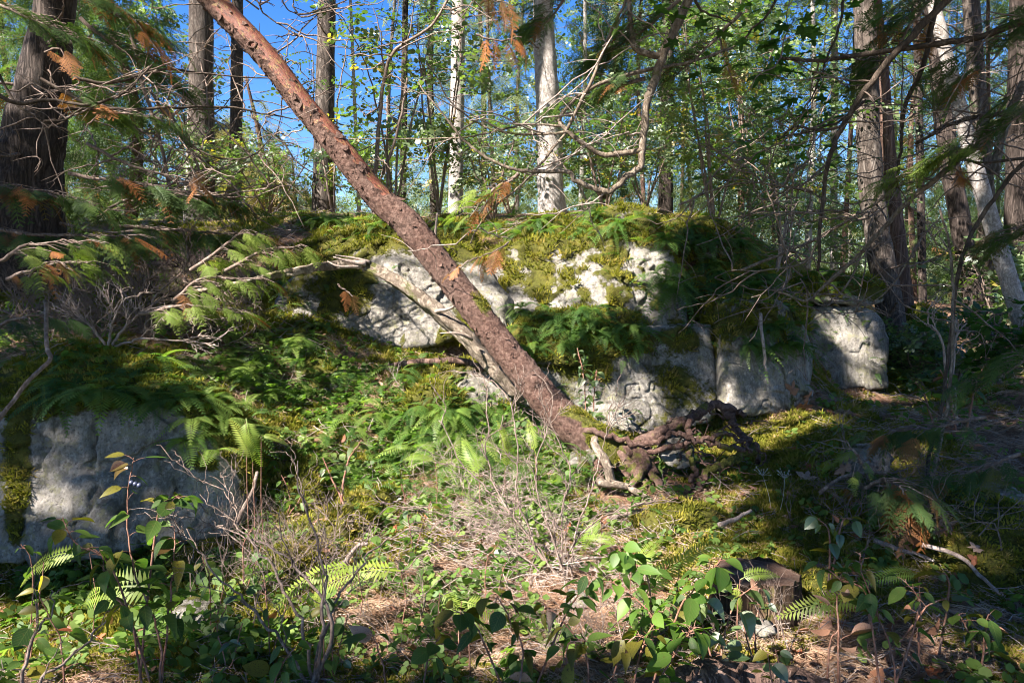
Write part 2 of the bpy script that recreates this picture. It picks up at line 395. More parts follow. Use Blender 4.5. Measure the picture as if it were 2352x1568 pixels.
def stump_mats():
    m, nt = newmat('cut_wood_top'); b = N(nt)
    c = b.coord(); ln = b.n('ShaderNodeVectorMath', operation='LENGTH'); b.l(b.scaled(c, (1, 1, 0)), ln.inputs[0])
    w = b.math('SINE', b.math('ADD', b.math('MULTIPLY', ln.outputs['Value'], 420.0), b.math('MULTIPLY', b.noise(9.0, 3, 0.6, c), 8.0)))
    col = b.mix(b.ramp(w, [(0.0, 0.0), (1.0, 0.5)]), (0.11, 0.066, 0.05), (0.06, 0.036, 0.027))
    col = b.mix(b.ramp(b.noise(14.0, 5, 0.7, c), [(0.45, 0.0), (0.7, 0.8)]), col, (0.20, 0.15, 0.12))
    b.out(col, 0.9, b.noise(60.0, 4, 0.7, c), 0.7, 0.01, 0.1); return m
M['stump_top'] = stump_mats()
M['stump_bark'] = bark_mat('rotting_stump_bark', (0.03, 0.018, 0.012), (0.085, 0.052, 0.032), (0.19, 0.125, 0.08), zs=0.18, scale=18, bdist=0.02, moss=0.1)  # dark streaky bark with a little moss
M['berry'] = leaf_mat('dark_blue_berry', [(0.0, (0.03, 0.04, 0.09)), (1.0, (0.04, 0.05, 0.11))], trans=0.0, gloss=0.1)
M['umbel'] = leaf_mat('dry_flower_heads', [(0.0, (0.5, 0.46, 0.38)), (1.0, (0.58, 0.54, 0.46))], trans=0.2, tcol=1.0)

# ------------------------------------------------------------------ leaf shapes (unit length along +X)
def outline_leaf(pts, fold=0.12, curl=0.15, cup=0.0):
    """closed half outline (x, halfwidth) -> folded leaf with a midrib"""
    a = Acc(); n = len(pts)
    mid = [(x, 0, -curl * x * x) for x, w in pts]
    v = mid + [(x, w, fold * w * 1.6 - curl * x * x - cup * w) for x, w in pts] + [(x, -w, fold * w * 1.6 - curl * x * x - cup * w) for x, w in pts]
    f = []
    for i in range(n - 1):
        f += [(i, i + 1, n + i + 1, n + i), (i + 1, i, 2 * n + i, 2 * n + i + 1)]
    a.add(v, None, f); return a

def spray(nb=10, droop=0.35, seed=0, lobes=5, width=0.42):
    r = random.Random(seed); a = Acc()
    def z(x): return -droop * x * x
    v = []; f3 = []; f4 = []
    def ribbon(p, q, w0, w1):
        p = Vector(p); q = Vector(q); d = (q - p).normalized(); s = Vector((-d.y, d.x, 0)); i = len(v)
        v.extend([p + s * w0, p - s * w0, q - s * w1, q + s * w1]); f4.append((i, i + 1, i + 2, i + 3))
    segs = 4
    for k in range(segs):
        x0, x1 = k / segs, (k + 1) / segs
        ribbon((x0, 0, z(x0)), (x1, 0, z(x1)), 0.011, 0.009)
    for k in range(nb):
        x = 0.06 + 0.90 * k / (nb - 1)
        L = width * (1 - x) ** 0.75 * (0.75 + 0.5 * r.random()) + 0.07
        if x < 0.2: L *= 0.8
        for sgn in (-1, 1):
            ang = math.radians(r.uniform(38, 56)) * sgn
            dx, dy = math.cos(ang), math.sin(ang)
            b0 = Vector((x, 0, z(x))); dz = -0.25 * L - r.random() * 0.05
            b1 = b0 + Vector((dx * L, dy * L, dz))
            ribbon(b0, b1, 0.012, 0.004)
            for j in range(lobes):
                t = (j + 0.6) / lobes; c = b0.lerp(b1, t); l = L * 0.27 * (1.1 - 0.6 * t) + 0.015
                for s2 in (-1, 1):
                    a2 = ang + s2 * math.radians(42)
                    e = c + Vector((math.cos(a2) * l, math.sin(a2) * l, -0.12 * l)); w = 0.006 + 0.10 * l
                    nrm = Vector((-math.sin(a2), math.cos(a2), 0)); i = len(v)
                    m_ = c.lerp(e, 0.5)
                    v.extend([c, m_ + nrm * w, e, m_ - nrm * w]); f4.append((i, i + 1, i + 2, i + 3))
    a.add([tuple(p) for p in v], None, f4); return a

def frond(n=20, droop=0.55, rise=0.5, width=0.19, seed=0):
    r = random.Random(seed); v = []; f4 = []
    def pos(x): return Vector((x * 0.95, 0, rise * x - (rise + droop) * x * x))
    for k in range(6):
        p, q = pos(k / 6), pos((k + 1) / 6); i = len(v); w = 0.009 * (1.2 - k / 6)
        v.extend([p + Vector((0, w, 0)), p - Vector((0, w, 0)), q - Vector((0, w * .8, 0)), q + Vector((0, w * .8, 0))]); f4.append((i, i + 1, i + 2, i + 3))
    for k in range(n):
        x = 0.12 + 0.87 * k / (n - 1); p = pos(x); tdir = (pos(x + 0.02) - p).normalized()
        L = width * (math.sin(PI * min(1, (x + 0.02)) ** 0.8) ** 0.6 if x < 0.98 else 0.15) * (0.9 + 0.2 * r.random()) + 0.012
        w = 0.45 * 0.87 / n
        for s in (-1, 1):
            d = (Vector((0, s, 0)) * 0.93 + tdir * 0.36 + Vector((0, 0, -0.16))).normalized() * L
            i = len(v); m_ = p + d * 0.35
            v.extend([p - tdir * w * 0.6, m_ - tdir * w * 1.0, p + d, m_ + tdir * w * 1.1]); f4.append((i, i + 1, i + 2, i + 3))
    a = Acc(); a.add([tuple(p) for p in v], None, f4); return a

def leafy_twig(nl=9, size=0.26, seed=0, roundness=1.0, spread=1.0):
    """cluster of small leaves round a thin twig, unit length"""
    r = random.Random(seed); v = []; f4 = []
    bend = [r.uniform(-.2, .2), r.uniform(-.25, .1)]
    def pos(x): return Vector((x, bend[0] * x * x, bend[1] * x * x))
    for k in range(3):
        p, q = pos(k / 3), pos((k + 1) / 3); i = len(v)
        v.extend([p + Vector((0, .007, 0)), p - Vector((0, .007, 0)), q - Vector((0, .005, 0)), q + Vector((0, .005, 0))]); f4.append((i, i + 1, i + 2, i + 3))
    for k in range(nl):
        x = 0.1 + 0.95 * k / nl; p = pos(x); s = 1 if k % 2 else -1
        az = s * math.radians(r.uniform(35, 95)); L = size * r.uniform(0.7, 1.15)
        d = Vector((math.cos(az), math.sin(az), r.uniform(-0.5, 0.3))).normalized()
        side = d.cross(Vector((r.uniform(-.5, .5), r.uniform(-.5, .5), 1))).normalized() * L * 0.42 * roundness
        st = p + d * L * 0.25; en = st + d * L; m0 = st + d * L * 0.3; m1 = st + d * L * 0.72; i = len(v)
        v.extend([st, m0 + side, m1 + side * 0.85, en, m1 - side * 0.85, m0 - side])
        f4.append((i, i + 1, i + 2, i + 5)); f4.append((i + 2, i + 3, i + 4, i + 5))
    a = Acc(); a.add([tuple(p) for p in v], None, f4); return a

def star_leaf(lobes=5, seed=0):
    r = random.Random(seed); pts = []
    angs = np.linspace(-125, 125, lobes)
    for i, a_ in enumerate(angs):
        L = 0.62 * (1 - abs(a_) / 360) * r.uniform(0.9, 1.1)
        pts.append((math.radians(a_ - 14), L * 0.72)); pts.append((math.radians(a_), L)); pts.append((math.radians(a_ + 14), L * 0.72))
        if i < lobes - 1: pts.append((math.radians(a_ + 125 / (lobes - 1)), L * 0.42))
    v = [(0.35, 0, 0)] + [(0.35 + L * math.cos(t), L * math.sin(t), -0.25 * L * L + 0.05 * math.sin(3 * t + seed)) for t, L in pts] + [(0, 0, 0.0)]
    n = len(pts); f = [(0, i, i + 1) for i in range(1, n)] + [(0, n, n + 1), (0, n + 1, 1)]
    a = Acc(); a.add(v, f); return a

def moss_tuft(nb=26, seed=0, h=0.9):
    r = random.Random(seed); v = []; f = []
    for k in range(nb):
        a_ = r.uniform(0, 2 * PI); q = math.sqrt(r.random()) * 0.75; x, y = q * math.cos(a_), q * math.sin(a_)
        l = h * r.uniform(0.3, 0.8); ox, oy = r.uniform(-.45, .45) + x * .5, r.uniform(-.45, .45) + y * .5
        w = r.uniform(0.07, 0.14); b_ = r.uniform(0, PI); dx, dy = w * math.cos(b_), w * math.sin(b_); i = len(v)
        v += [(x - dx, y - dy, -0.1), (x + dx, y + dy, -0.1), (x + ox * .6 + dx * .8, y + oy * .6 + dy * .8, l * .7), (x + ox, y + oy, l)]
        f += [(i, i + 1, i + 2), (i, i + 2, i + 3)]
    a = Acc(); a.add(v, f); return a

def stick_litter(n=9, seed=0, th=0.012, flat=0.12, bend=True):
    r = random.Random(seed); a = Acc()
    for k in range(n):
        ang = r.uniform(0, PI); L = r.uniform(0.35, 1.0); c = Vector((r.uniform(-.5, .5), r.uniform(-.5, .5), r.uniform(0, flat)))
        d = Vector((math.cos(ang), math.sin(ang), r.uniform(-flat, flat))); e = Vector((r.uniform(-.12, .12), r.uniform(-.12, .12), r.uniform(0, .06)))
        p = [c - d * L / 2, c + e, c + d * L / 2]
        tube(a, [tuple(q) for q in p], [th, th * .9, th * .6], 3, cap=False)
    return a

def twig_tree(seed=0, depth=3, L=0.4, r0=0.012, kink=0.35, spread=0.7, nb=3, up=0.3, sides=4):
    """bare forking twig, unit-ish, base at origin growing along +Z"""
    r = random.Random(seed); a = Acc()
    def grow(p, d, l, rad, dep):
        pts = [p]; n = 3
        for k in range(n):
            d = (d + Vector((r.uniform(-kink, kink), r.uniform(-kink, kink), r.uniform(-kink, kink) + up * 0.1))).normalized()
            pts.append(pts[-1] + d * l / n)
        tube(a, [tuple(q) for q in pts], np.linspace(rad, rad * 0.62, n + 1), sides if dep > 1 else 3, cap=False)
        if dep > 0:
            for k in range(nb):
                q = pts[r.randint(1, n)] if k else pts[-1]
                ax = Vector((r.uniform(-1, 1), r.uniform(-1, 1), r.uniform(-1, 1))).normalized()
                grow(q, (d + ax * spread).normalized(), l * r.uniform(0.55, 0.85), rad * 0.58, dep - 1)
    grow(Vector((0, 0, 0)), Vector((0, 0, 1)), L, r0, depth)
    return a

OVATE = [(0, 0.0), (0.05, 0.08), (0.16, 0.19), (0.34, 0.25), (0.52, 0.235), (0.70, 0.165), (0.86, 0.07), (0.95, 0.02), (1.0, 0.0)]
ROUND = [(0, 0.0), (0.04, 0.15), (0.16, 0.30), (0.36, 0.37), (0.58, 0.33), (0.78, 0.20), (0.91, 0.07), (1.0, 0.0)]
LANCE = [(0, 0.0), (0.1, 0.07), (0.3, 0.13), (0.55, 0.13), (0.8, 0.07), (1.0, 0.0)]

def protos(prefix, accs, mat):
    c = bpy.data.collections.new(prefix)
    for i, a in enumerate(accs):
        me = a.mesh(prefix, smooth=False); me.materials.append(mat)
        o = bpy.data.objects.new('%s_%02d' % (prefix, i), me); c.objects.link(o)
    return c

def meshes(prefix, accs, mat, smooth=False):
    out = []
    for a in accs:
        me = a.mesh(prefix, smooth=smooth); me.materials.append(mat); out.append(me)
    return out

_sprays = [spray(9, 0.25, 1, 6, .40), spray(10, 0.5, 2, 6, 0.34), spray(8, 0.7, 3, 6, 0.42), spray(9, 0.1, 4, 6, 0.46)]
_sprl = [spray(7, 0.3, 5, 3, 0.42), spray(7, 0.6, 6, 3, 0.4), spray(6, 0.9, 7, 3, 0.5)]
C = {}
C['cedar'] = protos('cedar_spray', _sprl, M['cedar'])
C['cedar_pale'] = protos('pale_cedar_spray', _sprl, M['cedar_pale'])
C['cedar_dead'] = protos('dead_cedar_spray', _sprl, M['cedar_dead'])
C['fir'] = protos('fir_spray', _sprl, M['fir'])
C['broad'] = protos('alder_twig', [leafy_twig(9, 0.26, s) for s in (1, 2, 3)], M['broad'])
C['small'] = protos('small_leaf_twig', [leafy_twig(13, 0.16, s) for s in (4, 5, 6)], M['broad'])
C['maple'] = protos('maple_leaf_cluster', [leafy_twig(8, 0.3, s, 1.2) for s in (7, 8)], M['maple'])
C['fern'] = protos('small_fern_frond', [frond(12, 0.5, 0.5, 0.2, s) for s in (1, 2)], M['fern'])
def shade_clump(seed):  # dense leaf clump made to block the sun in patches
    r = random.Random(seed); a = Acc()
    for k in range(3):
        t = leafy_twig(10, 0.42, seed * 5 + k, 1.3); e = Euler((r.uniform(-.9, .9), r.uniform(-.6, .6), k * 2.1 + r.uniform(-.4, .4))).to_matrix()
        a.add(np.concatenate(t.v) @ np.array(e).T * .75, None, np.concatenate(t.f4))
    return a
C['canopy'] = protos('canopy_twig', [shade_clump(s) for s in (1, 2, 3)], M['broad'])
C['moss'] = protos('moss_tuft', [moss_tuft(26, s) for s in (1, 2, 3)], M['moss_tuft'])
C['needle'] = protos('needle_bunch', [stick_litter(12, s, 0.010) for s in (1, 2, 3)], M['needle'])
C['twigs'] = protos('litter_twig', [stick_litter(5, s, 0.012, 0.25) for s in (4, 5, 6)], M['twig_pale'])
C['dead'] = protos('litter_leaf', [outline_leaf(OVATE, 0.2, 0.3), outline_leaf(ROUND, -0.15, -0.25), star_leaf(5, 1)], M['leaf_dead'])
C['cover'] = protos('cover_plant', [leafy_twig(5, 0.5, s, 1.25) for s in (11, 12, 13)], M['cover'])
C['bare'] = protos('bare_twig', [twig_tree(s, 3, 0.42, 0.011, 0.3, 0.75) for s in (1, 2, 3)], M['twig'])
C['bare_pale'] = protos('bleached_twig', [twig_tree(s, 3, 0.42, 0.010, 0.3, 0.8) for s in (4, 5)], M['twig_pale'])
SPRAY = meshes('cedar_spray', _sprays, M['cedar'])
SPRAY_B = meshes('bright_cedar_spray', _sprays, M['cedar_bright'])
SPRAY_D = meshes('dead_cedar_spray', _sprays, M['cedar_dead'])
FROND = meshes('fern_frond', [frond(20, 0.5, 0.55, 0.17, 1), frond(22, 0.75, 0.6, 0.15, 2), frond(18, 0.35, 0.3, 0.19, 3)], M['fern'])
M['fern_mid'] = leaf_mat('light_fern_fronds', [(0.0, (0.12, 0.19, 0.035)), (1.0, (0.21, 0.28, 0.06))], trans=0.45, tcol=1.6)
FROND_M = meshes('light_fern_frond', [frond(20, 0.5, 0.55, 0.17, 8), frond(18, 0.35, 0.35, 0.19, 9)], M['fern_mid'])
FROND_L = meshes('lime_fern_frond', [frond(22, 0.3, 0.4, 0.17, 4), frond(22, 0.5, 0.5, 0.19, 5)], M['fern_lime'])
LEAF = meshes('salal_leaf', [outline_leaf(OVATE, 0.15, 0.18), outline_leaf(OVATE, 0.25, 0.35), outline_leaf(ROUND, 0.10, 0.12)], M['salal'], True)
LEAF_O = meshes('spotted_leaf', [outline_leaf(ROUND, 0.15, 0.2), outline_leaf(OVATE, 0.2, 0.4)], M['salal_old'], True)
LEAF_D = meshes('dead_leaf', [outline_leaf(OVATE, 0.3, 0.3), outline_leaf(ROUND, -0.25, -0.3), outline_leaf(OVATE, 0.5, -0.2)], M['leaf_dead'], True)
STAR_D = meshes('dead_maple_leaf', [star_leaf(5, 2), star_leaf(5, 3)], M['leaf_dead'])
STAR = meshes('maple_leaf', [star_leaf(5, 4), star_leaf(5, 5)], M['maple'])
BROADL = meshes('round_leaf', [outline_leaf(ROUND, 0.1, 0.1), outline_leaf(ROUND, 0.2, 0.25)], M['broad'])

def scatter(name, coll, pos, rot, scl, parent=None, kind='stuff'):
    """one object whose points carry instances of the shapes in coll"""
    pos = np.asarray(pos, float).reshape(-1, 3); n = len(pos)
    if n == 0: return None
    off = np.array(parent.location if parent else (0, 0, 0), float)
    me = bpy.data.meshes.new(name); me.vertices.add(n); me.vertices.foreach_set('co', (pos - off).astype(np.float32).ravel())
    a = me.attributes.new('rot', 'FLOAT_VECTOR', 'POINT'); a.data.foreach_set('vector', np.asarray(rot, np.float32).ravel())
    a = me.attributes.new('scl', 'FLOAT', 'POINT'); a.data.foreach_set('value', np.broadcast_to(np.asarray(scl, np.float32), (n,)).copy())
    o = bpy.data.objects.new(name, me); COL.objects.link(o)
    if parent: o.parent = parent
    if kind: o['kind'] = kind
    key = 'scatter_' + coll.name
    ng = bpy.data.node_groups.get(key)
    if ng is None:
        ng = bpy.data.node_groups.new(key, 'GeometryNodeTree')
        ng.interface.new_socket('Geometry', in_out='INPUT', socket_type='NodeSocketGeometry')
        ng.interface.new_socket('Geometry', in_out='OUTPUT', socket_type='NodeSocketGeometry')
        nn = ng.nodes; gi = nn.new('NodeGroupInput'); go = nn.new('NodeGroupOutput')
        ip = nn.new('GeometryNodeInstanceOnPoints'); ci = nn.new('GeometryNodeCollectionInfo')
        ci.inputs['Collection'].default_value = coll; ci.inputs['Separate Children'].default_value = True; ci.inputs['Reset Children'].default_value = True
        ra = nn.new('GeometryNodeInputNamedAttribute'); ra.data_type = 'FLOAT_VECTOR'; ra.inputs['Name'].default_value = 'rot'
        sa = nn.new('GeometryNodeInputNamedAttribute'); sa.data_type = 'FLOAT'; sa.inputs['Name'].default_value = 'scl'
        e2 = nn.new('FunctionNodeEulerToRotation'); rv = nn.new('FunctionNodeRandomValue'); rv.data_type = 'INT'
        rv.inputs[4].default_value = 0; rv.inputs[5].default_value = len(coll.objects) - 1
        L = ng.links.new
        L(gi.outputs[0], ip.inputs['Points']); L(ci.outputs[0], ip.inputs['Instance']); ip.inputs['Pick Instance'].default_value = True
        L(rv.outputs[2], ip.inputs['Instance Index']); L(ra.outputs['Attribute'], e2.inputs[0]); L(e2.outputs[0], ip.inputs['Rotation'])
        L(sa.outputs['Attribute'], ip.inputs['Scale']); L(ip.outputs[0], go.inputs[0])
    md = o.modifiers.new('scatter', 'NODES'); md.node_group = ng
    return o

def align_rot(nrm, spin, tilt=0.0):
    """euler angles turning +Z to nrm, with a spin about it"""
    out = np.zeros((len(nrm), 3))
    for i, n in enumerate(nrm):
        q = Vector(n).to_track_quat('Z', 'Y') @ Euler((tilt * math.sin(spin[i] * 7), tilt * math.cos(spin[i] * 5), spin[i])).to_quaternion()
        out[i] = q.to_euler()
    return out

# ------------------------------------------------------------------ ground
CTRL = []
def g_uv(u, v, Y): p = P(u, v, Y); CTRL.append((p.x, p.y, p.z))
for c in [(200, 1568, 2.9), (1700, 1440, 3.55), (1000, 1250, 4.75), (300, 1235, 4.75), (1400, 1075, 5.9), (850, 1060, 5.9),
          (700, 900, 6.6), (560, 790, 7.0), (100, 725, 7.4), (350, 610, 9.0), (700, 515, 10), (1250, 500, 12), (900, 495, 11.5),
          (1530, 490, 14), (1700, 570, 11), (1830, 610, 12), (2060, 840, 11), (2200, 750, 14), (2300, 700, 20), (2100, 680, 26),
          (2330, 900, 8), (2200, 1100, 5.6), (1930, 905, 9.2), (2300, 1320, 4.0), (1750, 1000, 7.0), (1560, 1160, 5.3), (1100, 960, 6.5),
          (0, 1240, 4.7), (640, 1250, 4.6), (980, 850, 7.2), (900, 880, 6.8), (1250, 1000, 6.5)]: g_uv(*c)
CTRL += [(-3, 0, 0), (0, 0, 0), (3, 0, 0), (-3, -4, 0), (3, -4, 0), (-1, 2, 0), (2, 2, 0), (-8, 3, 0.5), (-8, 6, 1.6), (8, 3, 0.0),
         (-3.4, 5.4, 0.85), (-4.5, 6, 1.15), (-2.2, 5.5, 0.5), (-6, 10, 2.4), (-10, 12, 2.7), (-4, 16, 2.9), (2, 18, 3.0), (-12, 22, 2.8), (0, 28, 2.9), (10, 30, 1.8),
         (-20, 45, 2.0), (0, 50, 2.0), (20, 50, 1.5), (30, 20, 1.0), (-30, 15, 3.0), (0, 90, 0), (60, 90, 0), (-60, 90, 0), (60, 0, 0), (-60, 0, 1), (0, -30, 0),
         (1.0, 8.4, 1.2), (2.5, 8.6, 1.2), (-1.0, 8.6, 1.6), (1.0, 9.6, 2.2), (3.2, 9.6, 1.7), (-1.5, 9.8, 2.35), (0.3, 7.3, 0.6), (2.0, 7.2, 0.25)]
CT = np.array(CTRL)
def _ker(d): return np.sqrt(d * d + 0.35)
_D = np.linalg.norm(CT[:, None, :2] - CT[None, :, :2], axis=2)
_W = np.linalg.solve(_ker(_D) + np.eye(len(CT)) * 0.02, CT[:, 2] - 1.0)
def ground_z(x, y, fine=True):
    x = np.atleast_1d(np.asarray(x, float)); y = np.atleast_1d(np.asarray(y, float)); out = np.zeros(len(x))
    for i in range(0, len(x), 20000):
        d = np.sqrt((x[i:i + 20000, None] - CT[:, 0]) ** 2 + (y[i:i + 20000, None] - CT[:, 1]) ** 2)
        out[i:i + 20000] = 1.0 + _ker(d) @ _W
    p = np.stack([x, y, x * 0], 1)
    out += 0.10 * fbm(p * 1.1, 3, 3) + 0.035 * fbm(p * 5, 3, 5)
    if fine: out += 0.014 * fbm(p * 22, 2, 8)
    return out

def axis(lo, hi, f0, f1, step, grow=1.13):
    a = list(np.arange(f0, f1, step)); s = step; x = a[-1]
    while x < hi: s *= grow; x += s; a.append(x)
    s = step; x = a[0]
    while x > lo: s *= grow; x -= s; a.insert(0, x)
    return np.array(a)
gx = axis(-90, 90, -5.2, 6.5, 0.045); gy = axis(-45, 150, 2.4, 9.6, 0.045)
GX, GY = np.meshgrid(gx, gy); gz = ground_z(GX.ravel(), GY.ravel())
ga = Acc(); nx, ny = len(gx), len(gy)
ii = (np.arange(ny - 1)[:, None] * nx + np.arange(nx - 1)[None]).ravel()
gv = np.stack([GX.ravel(), GY.ravel(), gz], 1)
def moss_zone(p):
    """how mossy the floor is: 0 litter, 1 moss"""
    u, v, d = proj(p)
    m = 0.45 + 0.5 * fbm(p * 0.9, 3, 21)
    m = m + 0.25 * np.exp(-((u - 950) / 300) ** 2 - ((v - 1260) / 110) ** 2) + 0.25 * np.exp(-((u - 1850) / 330) ** 2 - ((v - 1180) / 150) ** 2)
    m = m - 0.45 * np.exp(-((u - 1250) / 330) ** 2 - ((v - 1420) / 130) ** 2) - 0.35 * np.exp(-((u - 2000) / 400) ** 2 - ((v - 1520) / 90) ** 2)
    m = m - 0.3 * np.exp(-((u - 1130) / 180) ** 2 - ((v - 1180) / 60) ** 2)
    m = m + 0.3 * np.exp(-((u - 300) / 350) ** 2 - ((v - 1420) / 130) ** 2)
    return np.clip(m, 0, 1)
ga.add(gv, None, np.stack([ii, ii + 1, ii + nx + 1, ii + nx], 1), moss=moss_zone(gv))
ground = mk('ground', ga, M['ground']); ground['kind'] = 'structure'

# ------------------------------------------------------------------ boulders
def ico(sub):
    bm = bmesh.new(); bmesh.ops.create_icosphere(bm, subdivisions=sub, radius=1.0)
    v = np.array([x.co[:] for x in bm.verts]); f = np.array([[y.index for y in x.verts] for x in bm.faces]); bm.free()
    return v / np.linalg.norm(v, axis=1)[:, None], f
ICO = {}
BOULD = []
def boulder(label, pts, sub=6, p=14, amp=0.05, seed=0, mossf=None, mat='rock', freq=1.6, cat='boulder', group=None, tuft=1.0, name='boulder', rough=0.02):
    bm = bmesh.new()
    for q in pts: bm.verts.new(q)
    bmesh.ops.convex_hull(bm, input=bm.verts)
    bm.normal_update(); cen = sum((v.co for v in bm.verts), Vector()) / len(bm.verts)
    pl = []
    bmesh.ops.recalc_face_normals(bm, faces=bm.faces)
    for f in bm.faces:
        n = f.normal; d = n.dot(f.calc_center_median() - cen)
        if d < 0: n = -n; d = -d
        if f.calc_area() > 1e-5 and d > 1e-4: pl.append((n.x, n.y, n.z, d))
    bm.free(); pl = np.array(pl)
    # merge nearly equal planes so that a face split in many triangles counts once
    keep = []
    for q in pl:
        if not any(np.dot(q[:3], k[:3]) > 0.995 and abs(q[3] - k[3]) < 0.03 for k in keep): keep.append(q)
    pl = np.array(keep)
    if sub not in ICO: ICO[sub] = ico(sub)
    dv, fc = ICO[sub]
    s = np.zeros(len(dv))
    for q in pl: s += np.maximum(0, dv @ q[:3] / q[3]) ** p
    r = s ** (-1.0 / p)
    c = np.array(cen); v = c + dv * r[:, None]
    big = fbm(v * freq, 4, seed + 40)
    rid = 1 - np.abs(fbm(v * freq * 1.7 + 5, 3, seed + 50))
    facet = np.abs(fbm(v * freq * 2.6 + 3, 2, seed + 55))
    r2 = r + amp * 1.6 * big - amp * 1.1 * sstep(0.93, 1.0, rid) - amp * 0.9 * facet + rough * fbm(v * 8, 4, seed + 60, 0.65) + rough * 0.25 * fbm(v * 40, 2, seed + 61)
    v = c + dv * r2[:, None]
    # fractured blocks: every cell is tilted and shifted on its own
    rs = np.random.RandomState(seed + 300); span = v.max(0) - v.min(0); nc = 46
    cp = v.min(0) + rs.rand(nc, 3) * span; cd = rs.randn(nc, 3); cd /= np.linalg.norm(cd, axis=1)[:, None]; co_ = rs.rand(nc)
    wv = v + 0.10 * span.mean() * np.stack([fbm(v * 2.2, 2, seed + 310), fbm(v * 2.2, 2, seed + 311), fbm(v * 2.2, 2, seed + 312)], 1)
    dm = np.full(len(v), 1e9); ci = np.zeros(len(v), int)
    for k in range(nc):
        d_ = ((wv - cp[k]) ** 2).sum(1); m_ = d_ < dm; dm[m_] = d_[m_]; ci[m_] = k
    v = v + dv * ((co_[ci] - .5) * amp * .9 + ((v - cp[ci]) * cd[ci]).sum(1) * .10)[:, None]
    tri = v[fc]; fn = np.cross(tri[:, 1] - tri[:, 0], tri[:, 2] - tri[:, 0])
    vn = np.zeros_like(v)
    for k in range(3): np.add.at(vn, fc[:, k], fn)
    vn /= np.linalg.norm(vn, axis=1)[:, None] + 1e-12
    u_, v_, d_ = proj(v)
    mo = 0.5 + 0.55 * (vn[:, 2] - 0.25) + 0.45 * fbm(v * 2.2, 4, seed + 70)
    if mossf: mo = mossf(mo, u_, v_, vn, v)
    mo = np.clip(mo, 0, 1)
    v = v + vn * (0.03 * sstep(0.45, 0.7, mo) * (0.6 + 0.4 * fbm(v * 14, 2, 5)))[:, None]
    zc = ground_z([c[0]], [c[1]])[0]
    root = thing(name, label, cat, (c[0], c[1], min(zc, c[2])), group)
    a = Acc(); a.add(v, fc, None, moss=mo)
    mk('rock', a, M[mat], root)
    BOULD.append((v, fc, vn, mo, root, tuft))
    return root

def face_pts(front, depth, lean=0.15, back_drop=0.0, shrink=0.85):
    """front: list of (u, v, Y); the back side is the same outline, smaller, depth further away"""
    f = [P(*q) for q in front]; c = sum(f, Vector()) / len(f); out = list(f)
    for q in f:
        w = c + (q - c) * shrink; out.append(Vector((w.x, w.y + depth, w.z - back_drop)))
    return out
def gauss(u, v, cu, cv, ru, rv): return np.exp(-((u - cu) / ru) ** 2 - ((v - cv) / rv) ** 2)

# big left foreground boulder
def mf(mo, u, v, n, p):
    edge = 945 + 30 * fbm(p * 1.6, 3, 91) * 1.6 + np.clip((u - 380) / 180, 0, 1) ** 1.5 * 200
    m = 0.5 + (edge - v) / 55.0 + 0.5 * fbm(p * 6, 3, 92)
    m = np.maximum(m, 0.95 - 1.3 * np.abs((u - 40) / 50) + 0.9 * fbm(p * 4, 4, 93))
    m = np.maximum(m, 0.9 * gauss(u, v, 470, 1065, 50, 22) + 0.3 * fbm(p * 7, 3, 94))
    return m
boulder('large grey granite boulder in the left foreground with ferns and moss over its top', face_pts([(-260, 1270, 4.65), (-260, 980, 4.85), (30, 905, 4.95), (300, 905, 5.0), (430, 935, 4.95), (530, 1060, 4.8), (560, 1150, 4.7), (555, 1235, 4.6), (200, 1290, 4.5), (-80, 1290, 4.5)], 0.9, shrink=0.9)
        + [P(-100, 850, 5.45), P(130, 822, 5.5), (P(330, 815, 5.6)), P(440, 850, 5.5), P(520, 900, 5.3)], 7, 16, 0.04, 1, mf, tuft=1.6)
# main outcrop
def mf(mo, u, v, n, p):
    k = sstep(0.42, 0.62, fbm(p * np.array([3.2, 3.2, 1.2]), 3, 96) * 0.5 + 0.5)
    m = 0.10 + 0.55 * k + 0.35 * fbm(p * 8, 3, 95) * 0.6
    m = np.maximum(m, 0.5 + (585 - v + 0.14 * (u - 850)) / 40 * 0.5 + 0.4 * fbm(p * 5, 3, 97))
    m = m - 0.35 * gauss(u, v, 960, 640, 80, 90) + 0.45 * gauss(u, v, 700, 660, 90, 60)
    return m
boulder('sloping granite boulder behind the dead branch left of the leaning red trunk', face_pts([(600, 730, 7.7), (640, 640, 7.9), (770, 590, 8.0), (880, 545, 8.1), (1090, 560, 8.1), (1190, 690, 7.8), (1180, 775, 7.5), (1060, 785, 7.4), (800, 828, 7.4), (700, 800, 7.5)], 1.6), 7, 18, 0.035, 2, mf, rough=.012)
def mf(mo, u, v, n, p):
    k = fbm(p * np.array([6.5, 6.5, 4.5]), 3, 99)
    m = 0.36 + 1.05 * k + 0.3 * gauss(u, v, 1200, 640, 120, 80)
    m = np.maximum(m, 0.5 + (560 - v) / 45 * 0.5 + 0.4 * k)
    return m + 0.25 * np.maximum(0, n[:, 2])
boulder('upper granite boulder blotched with moss right of the leaning red trunk', face_pts([(1080, 760, 7.9), (1060, 590, 8.25), (1210, 545, 8.35), (1420, 525, 8.3), (1500, 497, 8.35), (1545, 560, 8.1), (1590, 700, 7.9), (1590, 780, 7.8), (1300, 790, 7.6)], 1.5), 7, 20, 0.045, 3, mf, 'rock_pale', rough=.014)
def mf(mo, u, v, n, p):
    k = fbm(p * 3.5, 3, 101)
    m = 0.22 + 0.5 * k + 0.32 * gauss(u, v, 1560, 880, 50, 80) + 0.9 * gauss(u, v, 1290, 800, 140, 60) + 0.5 * gauss(u, v, 1530, 780, 100, 25)
    return m
